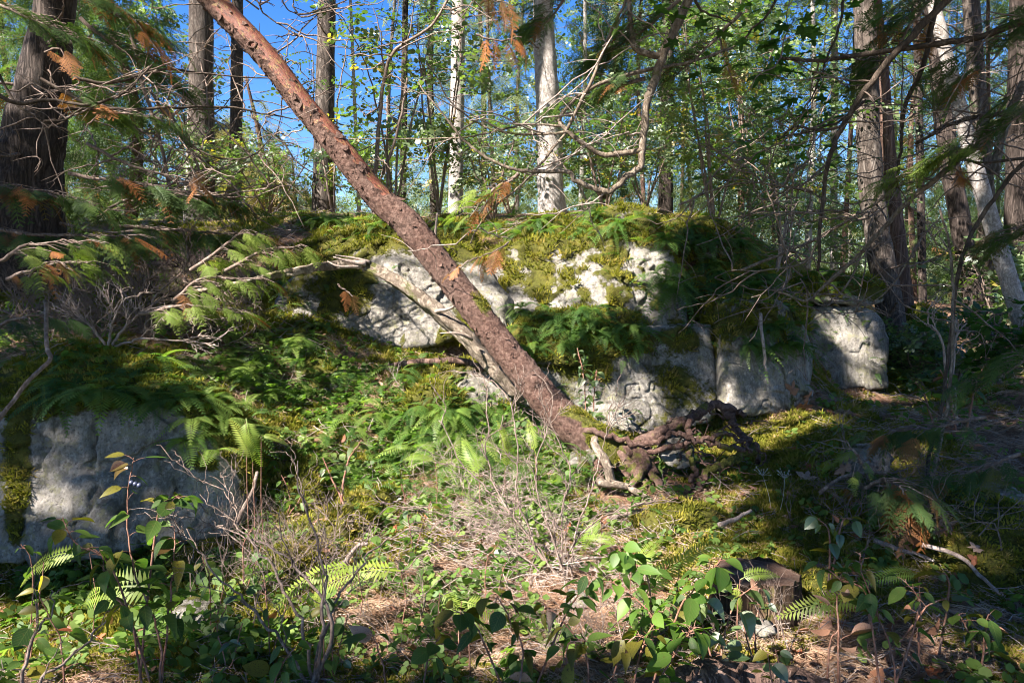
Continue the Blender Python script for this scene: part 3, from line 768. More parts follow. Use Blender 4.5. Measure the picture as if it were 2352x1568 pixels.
boulder('pale granite boulder at the foot of the outcrop right of the leaning trunk', face_pts([(1180, 960, 7.1), (1190, 800, 7.3), (1320, 760, 7.4), (1500, 745, 7.5), (1640, 750, 7.45), (1665, 900, 7.2), (1640, 975, 7.1), (1500, 1000, 7.0), (1330, 990, 7.0)], 1.2), 7, 20, 0.03, 4, mf, 'rock_pale', rough=.010)
def mf(mo, u, v, n, p):
    k = fbm(p * np.array([5, 5, 1.2]), 3, 103)
    m = 0.50 + 0.9 * k - 0.5 * gauss(u, v, 1745, 890, 75, 80) + 0.3 * gauss(u, v, 1700, 720, 150, 60)
    return m
boulder('dark rounded granite boulder with a thick moss cap at the right end of the outcrop', face_pts([(1655, 965, 7.0), (1660, 760, 7.2), (1700, 690, 7.45), (1800, 685, 7.55), (1865, 760, 7.55), (1888, 870, 7.45), (1862, 940, 7.35), (1730, 980, 6.95)], 1.3) + [P(1600, 690, 8.4), P(1800, 690, 8.6)], 7, 14, 0.035, 5, mf, rough=.012)
def mf(mo, u, v, n, p):
    return 0.12 + 0.35 * fbm(p * np.array([4, 4, 1.0]), 3, 105) + 0.3 * np.maximum(0, n[:, 2])
boulder('square pale granite block standing left of the big right hand trunk', face_pts([(1868, 880, 9.5), (1855, 700, 9.7), (1940, 700, 9.7), (2020, 712, 9.7), (2040, 760, 9.7), (2045, 890, 9.5), (1950, 900, 9.4)], 1.3, shrink=0.97), 6, 26, 0.03, 6, mf, 'rock_pale')
def mf(mo, u, v, n, p): return 0.5 + 0.8 * n[:, 2] + 0.4 * fbm(p * 4, 3, 106) + (672 - v) / 60
boulder('flat mossy slab lying on top of the square pale block', face_pts([(1850, 690, 9.6), (1850, 650, 9.7), (1930, 625, 9.8), (2030, 640, 9.8), (2035, 695, 9.6), (1990, 705, 9.55)], 1.4), 6, 16, 0.03, 7, mf)
def allm(k): return lambda mo, u, v, n, p: k + 0.5 * fbm(p * 5, 3, 107) + 0.2 * n[:, 2]
boulder('mossy ledge boulder with ferns between the upper and lower outcrop boulders', face_pts([(1150, 830, 7.15), (1160, 740, 7.4), (1300, 700, 7.55), (1450, 720, 7.5), (1490, 770, 7.35), (1440, 830, 7.2), (1300, 850, 7.05)], 0.8), 6, 8, 0.08, 8, allm(0.75))
def mf(mo, u, v, n, p): return 0.85 - 0.9 * gauss(u, v, 1090, 900, 70, 50) + 0.4 * fbm(p * 4, 3, 108)
boulder('low half mossy boulder under the dead branch left of the leaning trunk', face_pts([(870, 930, 6.6), (890, 860, 6.8), (990, 835, 6.9), (1130, 840, 6.9), (1190, 900, 6.7), (1180, 970, 6.5), (1000, 975, 6.4)], 0.8), 6, 9, 0.05, 9, mf)
boulder('mossy rock slope with a dark hollow left of the outcrop', face_pts([(620, 850, 6.9), (640, 780, 7.1), (700, 765, 7.2), (760, 840, 6.9), (800, 900, 6.6), (740, 920, 6.5)], 0.6), 5, 10, 0.04, 10, allm(0.5))
boulder('yellow mossy dome on top of the outcrop in front of the bright white trunk', face_pts([(1195, 545, 9.3), (1210, 500, 9.5), (1260, 488, 9.6), (1320, 500, 9.5), (1340, 550, 9.3)], 0.7), 5, 6, 0.03, 11, allm(0.85))
boulder('mossy boulder crowning the outcrop right of the yellow moss dome', face_pts([(1340, 550, 9.3), (1370, 480, 9.7), (1440, 462, 9.8), (1510, 480, 9.7), (1540, 550, 9.3)], 0.8), 5, 6, 0.04, 12, allm(0.62))
boulder('dark brown mossy boulder above the leaning trunk on the outcrop top', face_pts([(985, 570, 8.3), (1000, 515, 8.6), (1050, 500, 8.7), (1090, 530, 8.5), (1100, 580, 8.3)], 0.6), 5, 6, 0.04, 13, allm(0.8))
boulder('shaded mossy boulder behind the right shoulder of the outcrop', face_pts([(1510, 590, 9.0), (1530, 500, 9.4), (1600, 482, 9.6), (1680, 520, 9.6), (1740, 600, 9.2)], 1.0), 5, 7, 0.05, 14, allm(0.7))
boulder('mossy shoulder of rock at the upper left of the outcrop', face_pts([(640, 640, 8.3), (660, 560, 8.7), (780, 520, 9.0), (900, 510, 9.0), (960, 560, 8.6), (800, 640, 8.2)], 0.9), 6, 7, 0.06, 15, allm(0.75))
boulder('fern covered mossy shoulder of rock right of the outcrop', face_pts([(1560, 760, 8.2), (1560, 640, 8.7), (1680, 590, 9.3), (1800, 620, 9.4), (1880, 720, 8.9), (1880, 820, 8.3), (1750, 780, 8.2)], 1.0), 6, 7, 0.07, 16, allm(0.78))
def mf(mo, u, v, n, p): return 0.45 + 0.6 * fbm(p * 9, 3, 109)
boulder('small round lichen covered rock held among the roots', face_pts([(1515, 1060, 5.75), (1520, 1010, 5.85), (1560, 992, 5.9), (1598, 1015, 5.85), (1600, 1065, 5.75), (1560, 1085, 5.7)], 0.28), 5, 7, 0.012, 17, mf, 'rock_pale', tuft=0.3)
boulder('small pale lichen rock at the foot of the leaning trunk', face_pts([(1300, 1110, 5.55), (1310, 1050, 5.7), (1370, 1035, 5.75), (1410, 1060, 5.7), (1400, 1110, 5.55)], 0.35), 5, 7, 0.02, 18, mf, 'rock_pale', tuft=0.4)
boulder('dark mossy mound at the right edge of the foreground', face_pts([(2240, 1400, 3.75), (2250, 1290, 3.9), (2330, 1215, 4.1), (2480, 1190, 4.2), (2520, 1400, 3.7)], 0.9), 6, 7, 0.05, 19, allm(0.85))
boulder('half buried grey stone in the moss of the left foreground', face_pts([(370, 1455, 3.45), (385, 1405, 3.55), (440, 1392, 3.6), (485, 1410, 3.55), (490, 1460, 3.4)], 0.22), 5, 8, 0.012, 20, allm(0.15), 'rock_pale', cat='stone', name='stone', tuft=0.3)
boulder('flat pale stone lying in front of the stump', face_pts([(1700, 1455, 3.4), (1715, 1437, 3.45), (1780, 1432, 3.5), (1800, 1450, 3.4), (1760, 1466, 3.38)], 0.12), 4, 10, 0.008, 21, allm(0.1), 'rock_pale', cat='stone', name='stone', tuft=0.0)
boulder('white stone showing between the shrub leaves in the centre foreground', face_pts([(1290, 1400, 3.85), (1310, 1362, 3.95), (1350, 1370, 3.95), (1355, 1405, 3.85)], 0.12), 4, 8, 0.01, 22, allm(-0.2), 'rock_pale', cat='stone', name='stone', tuft=0.0)
boulder('grey stone half hidden by cedar fronds at the right', face_pts([(1960, 1090, 5.4), (1975, 1040, 5.5), (2030, 1025, 5.6), (2060, 1060, 5.5), (2040, 1095, 5.4)], 0.35), 5, 8, 0.02, 24, allm(0.3), cat='stone', name='stone', tuft=0.4)
boulder('bluish grey stone in deep shade near the right edge', face_pts([(2280, 1200, 4.6), (2290, 1140, 4.8), (2350, 1125, 4.9), (2380, 1200, 4.6)], 0.35), 5, 8, 0.02, 25, allm(0.25), cat='stone', name='stone', tuft=0.4)
boulder('sunlit white rock right of the big right hand trunk', face_pts([(2120, 830, 10.5), (2130, 785, 10.8), (2160, 780, 10.8), (2175, 835, 10.5)], 0.5), 4, 8, 0.03, 26, allm(0.2), 'rock_pale', cat='stone', name='stone', tuft=0.2)
boulder('mossy earth hump beside the foot of the big right hand trunk', face_pts([(2080, 830, 11), (2090, 740, 11.2), (2120, 690, 11.4), (2180, 740, 11.4), (2210, 840, 11)], 0.9), 5, 7, 0.06, 27, allm(0.85))
boulder('moss covered hummock in the sunny slope below the leaning trunk', face_pts([(660, 1290, 4.5), (700, 1210, 4.75), (780, 1165, 4.9), (850, 1180, 4.9), (860, 1290, 4.5)], 0.5), 5, 6, 0.03, 28, allm(0.95), cat='mound', name='mound', tuft=1.5)
boulder('narrow mossy hummock rising beside the left boulder', face_pts([(560, 1230, 4.8), (600, 1120, 5.1), (680, 1060, 5.4), (740, 1080, 5.4), (700, 1220, 4.8)], 0.5), 5, 6, 0.03, 29, allm(0.9), cat='mound', name='mound', tuft=1.5)

def ghit(u, v):
    Y = np.linspace(2.4, 11, 900); p0 = P(u, v, 1.0); k = p0.x; kz = p0.z - CAMZ
    zr = CAMZ + kz * Y; zg = ground_z(k * Y, Y, False); i_ = int(np.argmax(zr < zg)); return Vector((k * Y[i_], Y[i_], zg[i_]))
for u, v, rx, ry, h_, ang, lab, sd in [(770, 1225, .42, .24, .17, .7, 'sunlit moss hummock with a ridge of shade left of the bare shrub', 41), (690, 1290, .28, .2, .12, .5, 'bright round moss cushion at the lower end of the sunlit hummock', 42), (860, 1160, .3, .22, .14, .8, 'moss hummock at the upper end of the sunny slope', 43),
                                (1000, 940, .34, .2, .2, 0, 'mossy lump in front of the ledge under the dead branch', 44), (1560, 1190, .4, .25, .10, .2, 'low bright moss swelling below the roots', 45), (1870, 1350, .3, .2, .08, 0, 'low moss cushion right of the stump', 46)]:
    g = ghit(u, v); pts_ = []
    for t in range(10):
        a_ = t / 10 * 2 * PI
        for q_, zz in ((1.0, -.06), (.72, h_ * .7), (.3, h_)):
            x_, y_ = rx * q_ * math.cos(a_), ry * q_ * math.sin(a_); pts_.append((g.x + x_ * math.cos(ang) - y_ * math.sin(ang), g.y + x_ * math.sin(ang) + y_ * math.cos(ang), g.z + zz))
    boulder(lab, pts_, 5, 6, 0.03, sd, allm(0.98), cat='mound', name='mound', tuft=1.5)

# ray casting against the ground and the boulders
def bvh_all():
    vs = [gv]; fs = [np.stack([ii, ii + 1, ii + nx + 1], 1), np.stack([ii, ii + nx + 1, ii + nx], 1)]
    n = len(gv); F_ = list(np.concatenate(fs))
    V_ = [gv]; FF = [np.concatenate(fs)]
    for v, fc, *_ in BOULD: V_.append(v); FF.append(fc + n); n += len(v)
    return BVHTree.FromPolygons(np.concatenate(V_).tolist(), np.concatenate(FF).tolist(), all_triangles=True)
BVH = bvh_all()
CAMP = Vector((0, 0, CAMZ))
def hit(u, v):
    p = P(u, v, 10.0); d = (p - CAMP).normalized()
    loc, nrm, idx, dist = BVH.ray_cast(CAMP, d)
    if loc is None: return None
    if nrm.dot(d) > 0: nrm = -nrm
    return loc, nrm
def drop(x, y, z0=6.0):
    loc, nrm, idx, dist = BVH.ray_cast(Vector((x, y, z0)), Vector((0, 0, -1)))
    if loc is None: return Vector((x, y, float(ground_z([x], [y])[0]))), Vector((0, 0, 1))
    if nrm.z < 0: nrm = -nrm
    return loc, nrm

# moss cushions growing on every boulder
for v, fc, vn, mo, root, tf in BOULD:
    if tf <= 0: continue
    tri = v[fc]; ar = 0.5 * np.linalg.norm(np.cross(tri[:, 1] - tri[:, 0], tri[:, 2] - tri[:, 0]), axis=1)
    mm = mo[fc].mean(1); w = ar * sstep(0.5, 0.72, mm)
    cen = tri.mean(1); dep = np.maximum(cen[:, 1], 3.0)
    toCam = (np.array([0, 0, CAMZ]) - cen); fnv = vn[fc].mean(1); facing = (toCam * fnv).sum(1) / np.linalg.norm(toCam, axis=1)
    w = w * np.where(facing > -0.35, 1, 0.15)
    size = 0.0062 * dep.mean() + 0.012
    n = int(min(9000, w.sum() / (size * size * 2.2) * min(tf, 1.6)))
    if n < 5: continue
    k = NR.choice(len(fc), n, p=w / w.sum()); bc = NR.dirichlet((1, 1, 1), n)
    pos = (tri[k] * bc[:, :, None]).sum(1); nr = fnv[k] + np.array([0, 0, 0.5])
    scatter('moss', C['moss'], pos - nr * 0.006, align_rot(nr, NR.uniform(0, 6.28, n), 0.3), size * NR.uniform(0.6, 1.5, n), root)

# ------------------------------------------------------------------ trunk helper
def trunk(root, path, rad, mat, sides=20, rough=0.10, seed=0, name='trunk', n=10, rfreq=5.0, flare=0.0):
    p = smooth_path(path, n); r = np.interp(np.linspace(0, 1, len(p)), np.linspace(0, 1, len(rad)), rad)
    if flare:
        s = np.linspace(0, 1, len(p)); r = r * (1 + flare * np.exp(-s * len(p) / 6.0))
    a = Acc(); tube(a, p, r, sides, rough, True, seed, rfreq); return mk(name, a, mat, root), p, r

# ------------------------------------------------------------------ leaning madrone
MADP = [(380, -130, 6.6, 28), (492, 2, 6.55, 28), (610, 128, 6.5, 27), (700, 245, 6.45, 27), (784, 348, 6.4, 28), (870, 455, 6.35, 30), (935, 513, 6.3, 32), (1016, 615, 6.22, 32),
        (1123, 754, 6.12, 33), (1206, 859, 6.05, 35), (1267, 932, 6.0, 38), (1325, 985, 5.97, 43), (1385, 1030, 5.95, 45), (1430, 1075, 5.95, 40)]
def madrone():
    base = P(1420, 1080, 5.85)
    root = thing('leaning_tree', 'red barked tree leaning up to the left across the boulders with peeling orange bark', 'tree', base)
    pts = smooth_path([tuple(P(a, b, c)) + (w,) for a, b, c, w in MADP[::-1]], 16)
    up = np.array([P(150, -400, 7.0)[:] + (24,), P(-60, -800, 7.3)[:] + (20,), P(-150, -1300, 7.6)[:] + (14,)])
    top = smooth_path(np.vstack([pts[-2:-1], up]), 14)
    pts = np.vstack([pts, top[1:]])
    path = pts[:, :3]; rad = pts[:, 3] / F * path[:, 1]
    # resample evenly
    seg = np.concatenate([[0], np.cumsum(np.linalg.norm(np.diff(path, axis=0), axis=1))])
    m = int(seg[-1] / 0.018); sL = np.linspace(0, seg[-1], m)
    path = np.stack([np.interp(sL, seg, path[:, k]) for k in range(3)], 1); rad = np.interp(sL, seg, rad)
    sides = 56; t, A, B = frames(path); th = np.arange(sides) / sides * 2 * PI
    dirs = A[:, None] * np.cos(th)[None, :, None] + B[:, None] * np.sin(th)[None, :, None]
    q = path[:, None] + dirs * rad[:, None, None]; qf = q.reshape(-1, 3)
    u, v, d = proj(qf); df = dirs.reshape(-1, 3)
    upper = df @ np.array([0.72, -0.2, 0.66])         # side turned up and to the right
    ul = np.repeat(proj(path)[0], sides)
    pe = 0.2 + 0.75 * sstep(830, 640, ul) + 0.42 * upper - 0.15
    pe = np.where(ul > 880, pe - 0.5, pe) + 0.75 * np.exp(-((ul - 850) / 60.0) ** 2) * sstep(0.35, 0.9, upper)
    pe = pe + 0.25 * np.exp(-((ul - 1310) / 60.0) ** 2) * sstep(0.0, .8, upper)
    pe = pe - 0.8 * sstep(0.05, -0.5, upper)  # underside left dark and unpeeled: its shade is put into the bark colour
    mo = 0.75 * gauss(u, v, 1105, 700, 45, 45) * sstep(0.2, 0.7, upper) + 0.95 * sstep(1310, 1370, u) * sstep(-0.6, .1, df[:, 2]) + 0.9 * gauss(u, v, 1330, 945, 60, 20)
    k = np.clip(pe, 0, 1)
    disp = rad.repeat(sides) * (0.05 * fbm(qf * 4, 3, 31)) + (1 - k) * (0.010 * fbm(qf * 22, 3, 33) + 0.006 * fbm(qf * 60, 2, 34)) - 0.006 * k
    vv = qf + df * disp[:, None]
    n = len(path); i = np.arange(n - 1)[:, None] * sides; j = np.arange(sides)[None]; kk = (j + 1) % sides
    f = np.stack([i + j, i + kk, i + sides + kk, i + sides + j], -1).reshape(-1, 4)
    a = Acc(); thr = np.tile(th, n)
    a.add(vv, None, f, peel=k, moss=np.clip(mo, 0, 1), along=np.repeat(sL, sides), ca=np.cos(thr) * 0.12, sa=np.sin(thr) * 0.12)
    mk('trunk', a, M['madrone'], root)
    # curling bark flakes
    fa = Acc(); idx = NR.choice(len(vv), 5200); cnt = 0
    for q_ in idx:
        if k[q_] > 0.75 and R.random() < 0.80: continue
        if ul[q_] < 200 or (ul[q_] > 850 and R.random() < .55): continue
        if mo[q_] > 0.5: continue
        if df[q_][1] > 0.5: continue
        p0 = Vector(vv[q_]); nr = Vector(df[q_]); tt = Vector(t[q_ // sides]); sd = tt.cross(nr)
        L = R.uniform(0.015, 0.05) * (1.7 if 0.25 < k[q_] < 0.8 else 1.0); w = L * R.uniform(0.25, 0.5); lift = L * R.uniform(0.08, 0.45)
        rot = R.uniform(-0.6, 0.6); tt = (tt * math.cos(rot) + sd * math.sin(rot)).normalized() * (1 if R.random() < 0.7 else -1); sd = tt.cross(nr)
        vs = [p0 - sd * w - nr * .002, p0 + sd * w - nr * .002, p0 + tt * L * .6 + sd * w * .8 + nr * lift * .4, p0 + tt * L * .6 - sd * w * .9 + nr * lift * .4, p0 + tt * L + nr * lift]
        fa.add([tuple(x) for x in vs], [(3, 2, 4)], [(0, 1, 2, 3)], peel=0.0, moss=0.0, along=sL[q_ // sides], ca=0.1, sa=0.1); cnt += 1
    mk('bark_flakes', fa, M['madrone'], root, False, 'stuff')
    # a knot hole ring and stub
    for (ku, kv, kd, kr) in ((1132, 795, -0.15, 0.03), (596, 175, -0.16, 0.035)):
        i_ = int(np.argmin(np.abs(proj(path)[0] - ku))); ka = Acc(); c_ = Vector(path[i_]) + Vector((-.25, -.97, 0)) * float(rad[i_]) * .96
        rr = np.linspace(0, 2 * PI, 15)
        tube(ka, [(c_.x + kr * math.cos(x), c_.y, c_.z + kr * 0.8 * math.sin(x)) for x in rr], 0.011, 6, 0.3, False, 3, 30, peel=0.0, moss=0.0, along=0.3, ca=0.1, sa=0.0)
        mk('knot', ka, M['madrone'], root)
    # roots
    RO = [([(1440, 1040, 5.8), (1500, 1000, 5.85), (1560, 972, 5.9), (1610, 945, 5.95), (1650, 932, 6.0), (1690, 945, 6.0), (1712, 952, 6.0)], 26, 7),
          ([(1625, 940, 5.95), (1585, 965, 5.85), (1578, 1000, 5.75), (1588, 1050, 5.7), (1590, 1090, 5.65), (1595, 1130, 5.6)], 12, 9),
          ([(1660, 938, 6.0), (1690, 975, 5.95), (1715, 1010, 5.9), (1730, 1030, 5.85), (1745, 1060, 5.8)], 13, 9),
          ([(1480, 1040, 5.75), (1560, 1020, 5.7), (1620, 1015, 5.7), (1680, 1028, 5.7), (1720, 1035, 5.75)], 11, 8),
          ([(1520, 1005, 5.8), (1560, 992, 5.72), (1600, 1008, 5.68), (1650, 1000, 5.7), (1700, 1010, 5.75), (1725, 1040, 5.7)], 8, 7),
          ([(1730, 1030, 5.8), (1690, 1055, 5.7), (1650, 1070, 5.65), (1620, 1090, 5.6), (1600, 1125, 5.55)], 15, 9),
          ([(1430, 1070, 5.75), (1450, 1110, 5.65), (1475, 1140, 5.6), (1480, 1190, 5.45)], 20, 8),
          ([(1330, 985, 5.85), (1400, 1000, 5.8), (1470, 1020, 5.75), (1530, 1005, 5.75)], 12, 8),
          ([(1380, 1060, 5.7), (1370, 1090, 5.6), (1400, 1130, 5.5), (1440, 1160, 5.4)], 16, 6)]
    for k in range(22):
        i0 = P(R.uniform(1450, 1740), R.uniform(960, 1100), 5.75); d = Vector((R.uniform(-.35, .35), R.uniform(-.1, .1), R.uniform(-.25, .12)))
        j0 = i0 + d; m0 = i0.lerp(j0, .5) + Vector((R.uniform(-.1, .1), 0, R.uniform(-.05, .1))); ra = Acc()
        tube(ra, wiggle(smooth_path([i0, m0, j0], 6), .03, k, 2), np.linspace(.009, .003, 13), 5, .2, False, k, 20, peel=0.0, moss=.2, along=.4, ca=.1, sa=.1); mk('rootlet', ra, M['madrone'], root)
    for pth, w0, w1 in RO:
        a = Acc(); p_ = wiggle(smooth_path([P(*q) for q in pth], 8), 0.045, int(pth[0][0] + pth[0][1]), 2.2)
        r_ = np.linspace(w0, w1, len(p_)) / F * 5.8
        up_ = 0.55 if w0 > 10 else 0.2
        tube(a, p_, r_ * .68, 12, 0.35, True, 5, 14, peel=0.05, moss=0.0, along=0.5, ca=0.1, sa=0.05)
        vs = a.v[0]; a.att['moss'] = [np.clip(0.42 + 0.6 * fbm(vs * 6, 3, 44) + (0.1 if w0 > 14 else -0.1), 0, 1)]
        mk('root', a, M['madrone'], root)
    a = Acc()
    for (u0, v0, u1, v1) in ((1470, 1090, 1500, 1130), (1480, 1070, 1440, 1120), (1500, 1090, 1540, 1140)):
        p_ = smooth_path([P(u0 - 30, v0 - 50, 5.85), P(u0, v0, 5.65), P(u1, v1, 5.5)], 6)
        p_ = wiggle(p_, .05, u0, 2); tube(a, p_, np.array([26, 24, 22, 20, 18, 16, 14, 12, 10, 9, 7, 6, 4])[:len(p_)] / F * 5.7, 14, 0.7, True, 9, 20, peel=0.0, moss=0.45, along=0.2, ca=0.1, sa=0.1)
    mk('root_crown', a, M['madrone'], root)
    tp = []; tn = []
    for q_ in NR.choice(len(vv), 9000):
        if mo[q_] > .45 + .3 * NR.rand(): tp.append(vv[q_] - df[q_] * .004); tn.append(df[q_] + np.array([0, 0, .4]))
    if tp: scatter('moss', C['moss'], np.array(tp)[:1500], align_rot(np.array(tn)[:1500], NR.uniform(0, 6.28, len(tp[:1500])), .3), .028 * NR.uniform(.5, 1.3, len(tp[:1500])), root)
    return root, path
mad_root, MAD_PATH = madrone()

# a bare trunk has its crown far above the picture: not built, only the unseen shade canopy further down hangs there
# ------------------------------------------------------------------ dead branch resting against the outcrop
def snag():
    base = P(1180, 890, 6.3)
    root = thing('dead_branch', 'weathered grey dead branch bending down from the left behind the leaning red trunk', 'branch', base)
    w = [(430, 672, 6.2, 6), (540, 652, 6.2, 8), (640, 630, 6.25, 10), (700, 618, 6.3, 11), (770, 610, 6.6, 13), (840, 612, 6.55, 14), (900, 640, 6.5, 17), (970, 690, 6.45, 19), (1040, 745, 6.4, 21), (1110, 815, 6.33, 20), (1170, 885, 6.33, 16), (1200, 920, 6.35, 10)]
    pts = smooth_path([tuple(P(a, b, c)) + (r,) for a, b, c, r in w], 12)
    p = wiggle(pts[:, :3], 0.012, 3); r = pts[:, 3] * .74 / F * 6.5
    a = Acc(); n = len(p); sides = 18; t, A, B = frames(p); th = np.arange(sides) / sides * 2 * PI
    twist = np.linspace(0, 3.0, n)
    rr = r[:, None] * (1 + 0.28 * np.cos(3 * (th[None] + twist[:, None])) + 0.16 * np.sin(7 * (th[None] + twist[:, None])))
    v = (p[:, None] + (A[:, None] * np.cos(th)[None, :, None] + B[:, None] * np.sin(th)[None, :, None]) * rr[:, :, None]).reshape(-1, 3)
    v += 0.004 * fbm(v * 40, 2, 6)[:, None]
    i = np.arange(n - 1)[:, None] * sides; j = np.arange(sides)[None]; k = (j + 1) % sides
    a.add(v, None, np.stack([i + j, i + k, i + sides + k, i + sides + j], -1).reshape(-1, 4))
    mk('stem', a, M['snag'], root)
    for (q, w0) in (([(840, 606, 6.5), (800, 600, 6.45), (765, 590, 6.4)], 7), ([(850, 602, 6.52), (810, 592, 6.5), (770, 586, 6.5)], 4), ([(830, 612, 6.5), (780, 612, 6.4), (752, 600, 6.4)], 5),
                    ([(1000, 715, 6.35), (1040, 705, 6.3), (1075, 660, 6.2)], 5), ([(1085, 780, 6.2), (1050, 765, 6.1), (1010, 765, 6.1)], 4), ([(640, 628, 6.6), (600, 645, 6.5), (560, 655, 6.5)], 6)):
        b = Acc(); pp = smooth_path([P(*x) for x in q], 5); tube(b, pp, np.linspace(w0, 1.2, len(pp)) / F * 6.4, 7, 0.3, True, 4, 30)
        mk('splinter', b, M['twig_pale'], root)
snag()
# thin broken stick beside the trunk
def stick(label, q, w0, w1, mat, name='stick', Y=6.2, seed=1, wig=0.01, group=None, cat='stick'):
    pp = smooth_path([P(*x) for x in q], 6); pp = wiggle(pp, wig, seed)
    b = Acc(); tube(b, pp, np.linspace(w0, w1, len(pp)) / F * np.mean([x[2] for x in q]), 7, 0.25, True, seed, 25)
    o = mk(name, b, M[mat]); return tag(o, label, cat, group)
stick('pale bent stick leaning beside the upper edge of the leaning trunk', [(1130, 735, 6.9), (1100, 705, 6.8), (1050, 690, 6.7), (1005, 640, 6.6), (1000, 560, 6.6), (1004, 490, 6.6)], 4, 2.5, 'twig_pale')
stick('short thick broken stick lying against the left boulder', [(545, 1200, 4.5), (562, 1160, 4.55), (583, 1120, 4.6), (590, 1085, 4.7)], 6, 4, 'twig')
stick('fallen stick across the moss right of the centre', [(1230, 1225, 4.9), (1350, 1200, 5.0), (1440, 1180, 5.1), (1520, 1160, 5.2)], 6, 3, 'twig')
stick('broken stick upright against the small pale lichen rock', [(1405, 1110, 5.5), (1395, 1070, 5.5), (1370, 1030, 5.55), (1365, 1005, 5.6)], 12, 9, 'snag')
stick('short dead stick on the moss above the stump', [(1652, 1205, 4.6), (1690, 1190, 4.65), (1725, 1172, 4.7)], 6, 4, 'twig_pale')
stick('long dark fallen branch on the forest floor at the right', [(2010, 1175, 4.9), (2100, 1195, 4.8), (2200, 1225, 4.7), (2290, 1245, 4.6)], 8, 5, 'twig')
stick('pale fallen branch curving over the moss at the far right', [(2120, 1250, 4.1), (2200, 1275, 4.0), (2260, 1330, 3.85), (2352, 1400, 3.7), (2440, 1450, 3.6)], 6, 3, 'twig_pale')
stick('fallen stick under the orange cedar spray', [(2010, 1240, 4.3), (2070, 1262, 4.25), (2150, 1290, 4.2), (2200, 1330, 4.0)], 6, 3, 'twig_pale')
stick('hooked dead stick poking up from the moss left of centre', [(760, 1310, 4.2), (790, 1290, 4.2), (820, 1255, 4.2), (845, 1248, 4.2)], 7, 4, 'twig_pale')
stick('dry root hanging down the dark end boulder of the outcrop', [(1748, 720, 7.2), (1750, 770, 7.05), (1757, 820, 7.0), (1760, 858, 7.0)], 4, 3, 'twig_pale')
stick('thin branch arching down at the left edge before the boulder', [(105, 690, 4.6), (108, 800, 4.3), (112, 830, 4.2), (60, 880, 4.1), (0, 960, 4.0), (-60, 1010, 4.0)], 5, 5, 'twig')
for k in range(16):
    h = hit(R.uniform(1050, 1420), R.uniform(1180, 1330))
    if not h: continue
    c = h[0]; an = R.uniform(0, PI); L = R.uniform(0.12, 0.4); d = Vector((math.cos(an) * L, math.sin(an) * L * .7, R.uniform(-.02, .06)))
    b = Acc(); pp = smooth_path([c - d, c + Vector((0, 0, .03)), c + d + Vector((0, 0, .03))], 4); tube(b, wiggle(pp, .02, k), np.linspace(.008, .004, len(pp)), 5, 0.2, True, k, 20)
    tag(mk('stick', b, M['twig_pale']), 'bleached dead stick lying in the sunny tangle at the foot of the bare shrub', 'stick', 'bleached sticks in the central tangle')

# ------------------------------------------------------------------ stump and fallen logs
def stump():
    c = P(1735, 1312, 3.75); g = float(ground_z([c.x], [c.y])[0]); top = c.z; rad = 0.205
    root = thing('stump', 'low sawn tree stump with dark bark in the right foreground', 'stump', (c.x, c.y, g))
    a = Acc(); n = 26; sides = 90; zz = np.linspace(g - 0.12, top, n); th = np.arange(sides) / sides * 2 * PI
    rr = rad * (1 + 0.22 * np.exp(-(zz - g + .05) * 9))[:, None] * np.ones((1, sides))
    q = np.stack([rr * np.cos(th), rr * np.sin(th), zz[:, None] * 0.25 * np.ones((1, sides))], -1).reshape(-1, 3)
    rr = rr * (1 + 0.07 * fbm(q * 7, 3, 61) + 0.10 * fbm(q * np.array([26, 26, 8]), 3, 62)).reshape(n, sides)
    v = np.stack([c.x + rr * np.cos(th), c.y + rr * np.sin(th), np.repeat(zz[:, None], sides, 1)], -1)
    v[-1, :, 2] += 0.03 * fbm(v[-1] * 14, 3, 4); v[-2, :, 2] += 0.012 * fbm(v[-1] * 14, 3, 4)
    i = np.arange(n - 1)[:, None] * sides; j = np.arange(sides)[None]; k = (j + 1) % sides
    a.add(v.reshape(-1, 3), None, np.stack([i + j, i + k, i + sides + k, i + sides + j], -1).reshape(-1, 4))
    mk('bark', a, M['stump_bark'], root)
    a = Acc(); rings = 14; tv = []
    for m_ in range(rings + 1):
        s = (m_ / rings) ** 0.8; e = v[-1]; cc = np.array([c.x, c.y, top])
        w_ = cc + (e - cc) * s * 0.985; w_[:, 2] = top + 0.006 + 0.016 * fbm(w_ * 14, 3, 66) - 0.012 * s; tv.append(w_)
    tv = np.concatenate(tv); i = np.arange(rings)[:, None] * sides
    a.add(tv, None, np.stack([i + j, i + sides + j, i + sides + k, i + k], -1).reshape(-1, 4))
    o = mk('cut_top', a, M['stump_top'], root)
stump()
def log(label, q, r0, r1, mat, seed=1):
    pp = smooth_path([P(*x) for x in q], 8); root = thing('fallen_log', label, 'log', pp[0])
    a = Acc(); tube(a, wiggle(pp, 0.02, seed), np.linspace(r0, r1, len(pp)), 24, 0.18, True, seed, 9); mk('bark', a, M[mat], root)
    for k in range(3):
        a = Acc(); c = pp[len(pp) // 4 * (k + 1)]; tube(a, [c, c + np.array([R.uniform(-.03, .03), -r0 * 1.3, r0 * 1.5])], [r0 * .25, r0 * .12], 6, 0.3, True, k, 20)
        mk('broken_stub', a, M[mat], root)
log('rough brown fallen log in dappled sun at the bottom edge right of centre', [(1460, 1600, 2.75), (1620, 1560, 2.8), (1760, 1560, 2.85), (1900, 1590, 2.8)], 0.07, 0.06, 'bark_red', 4)
log('slender rotting log among the roots at the foot of the leaning trunk', [(1370, 1105, 5.4), (1440, 1118, 5.4), (1500, 1150, 5.35)], 0.03, 0.02, 'snag', 5)
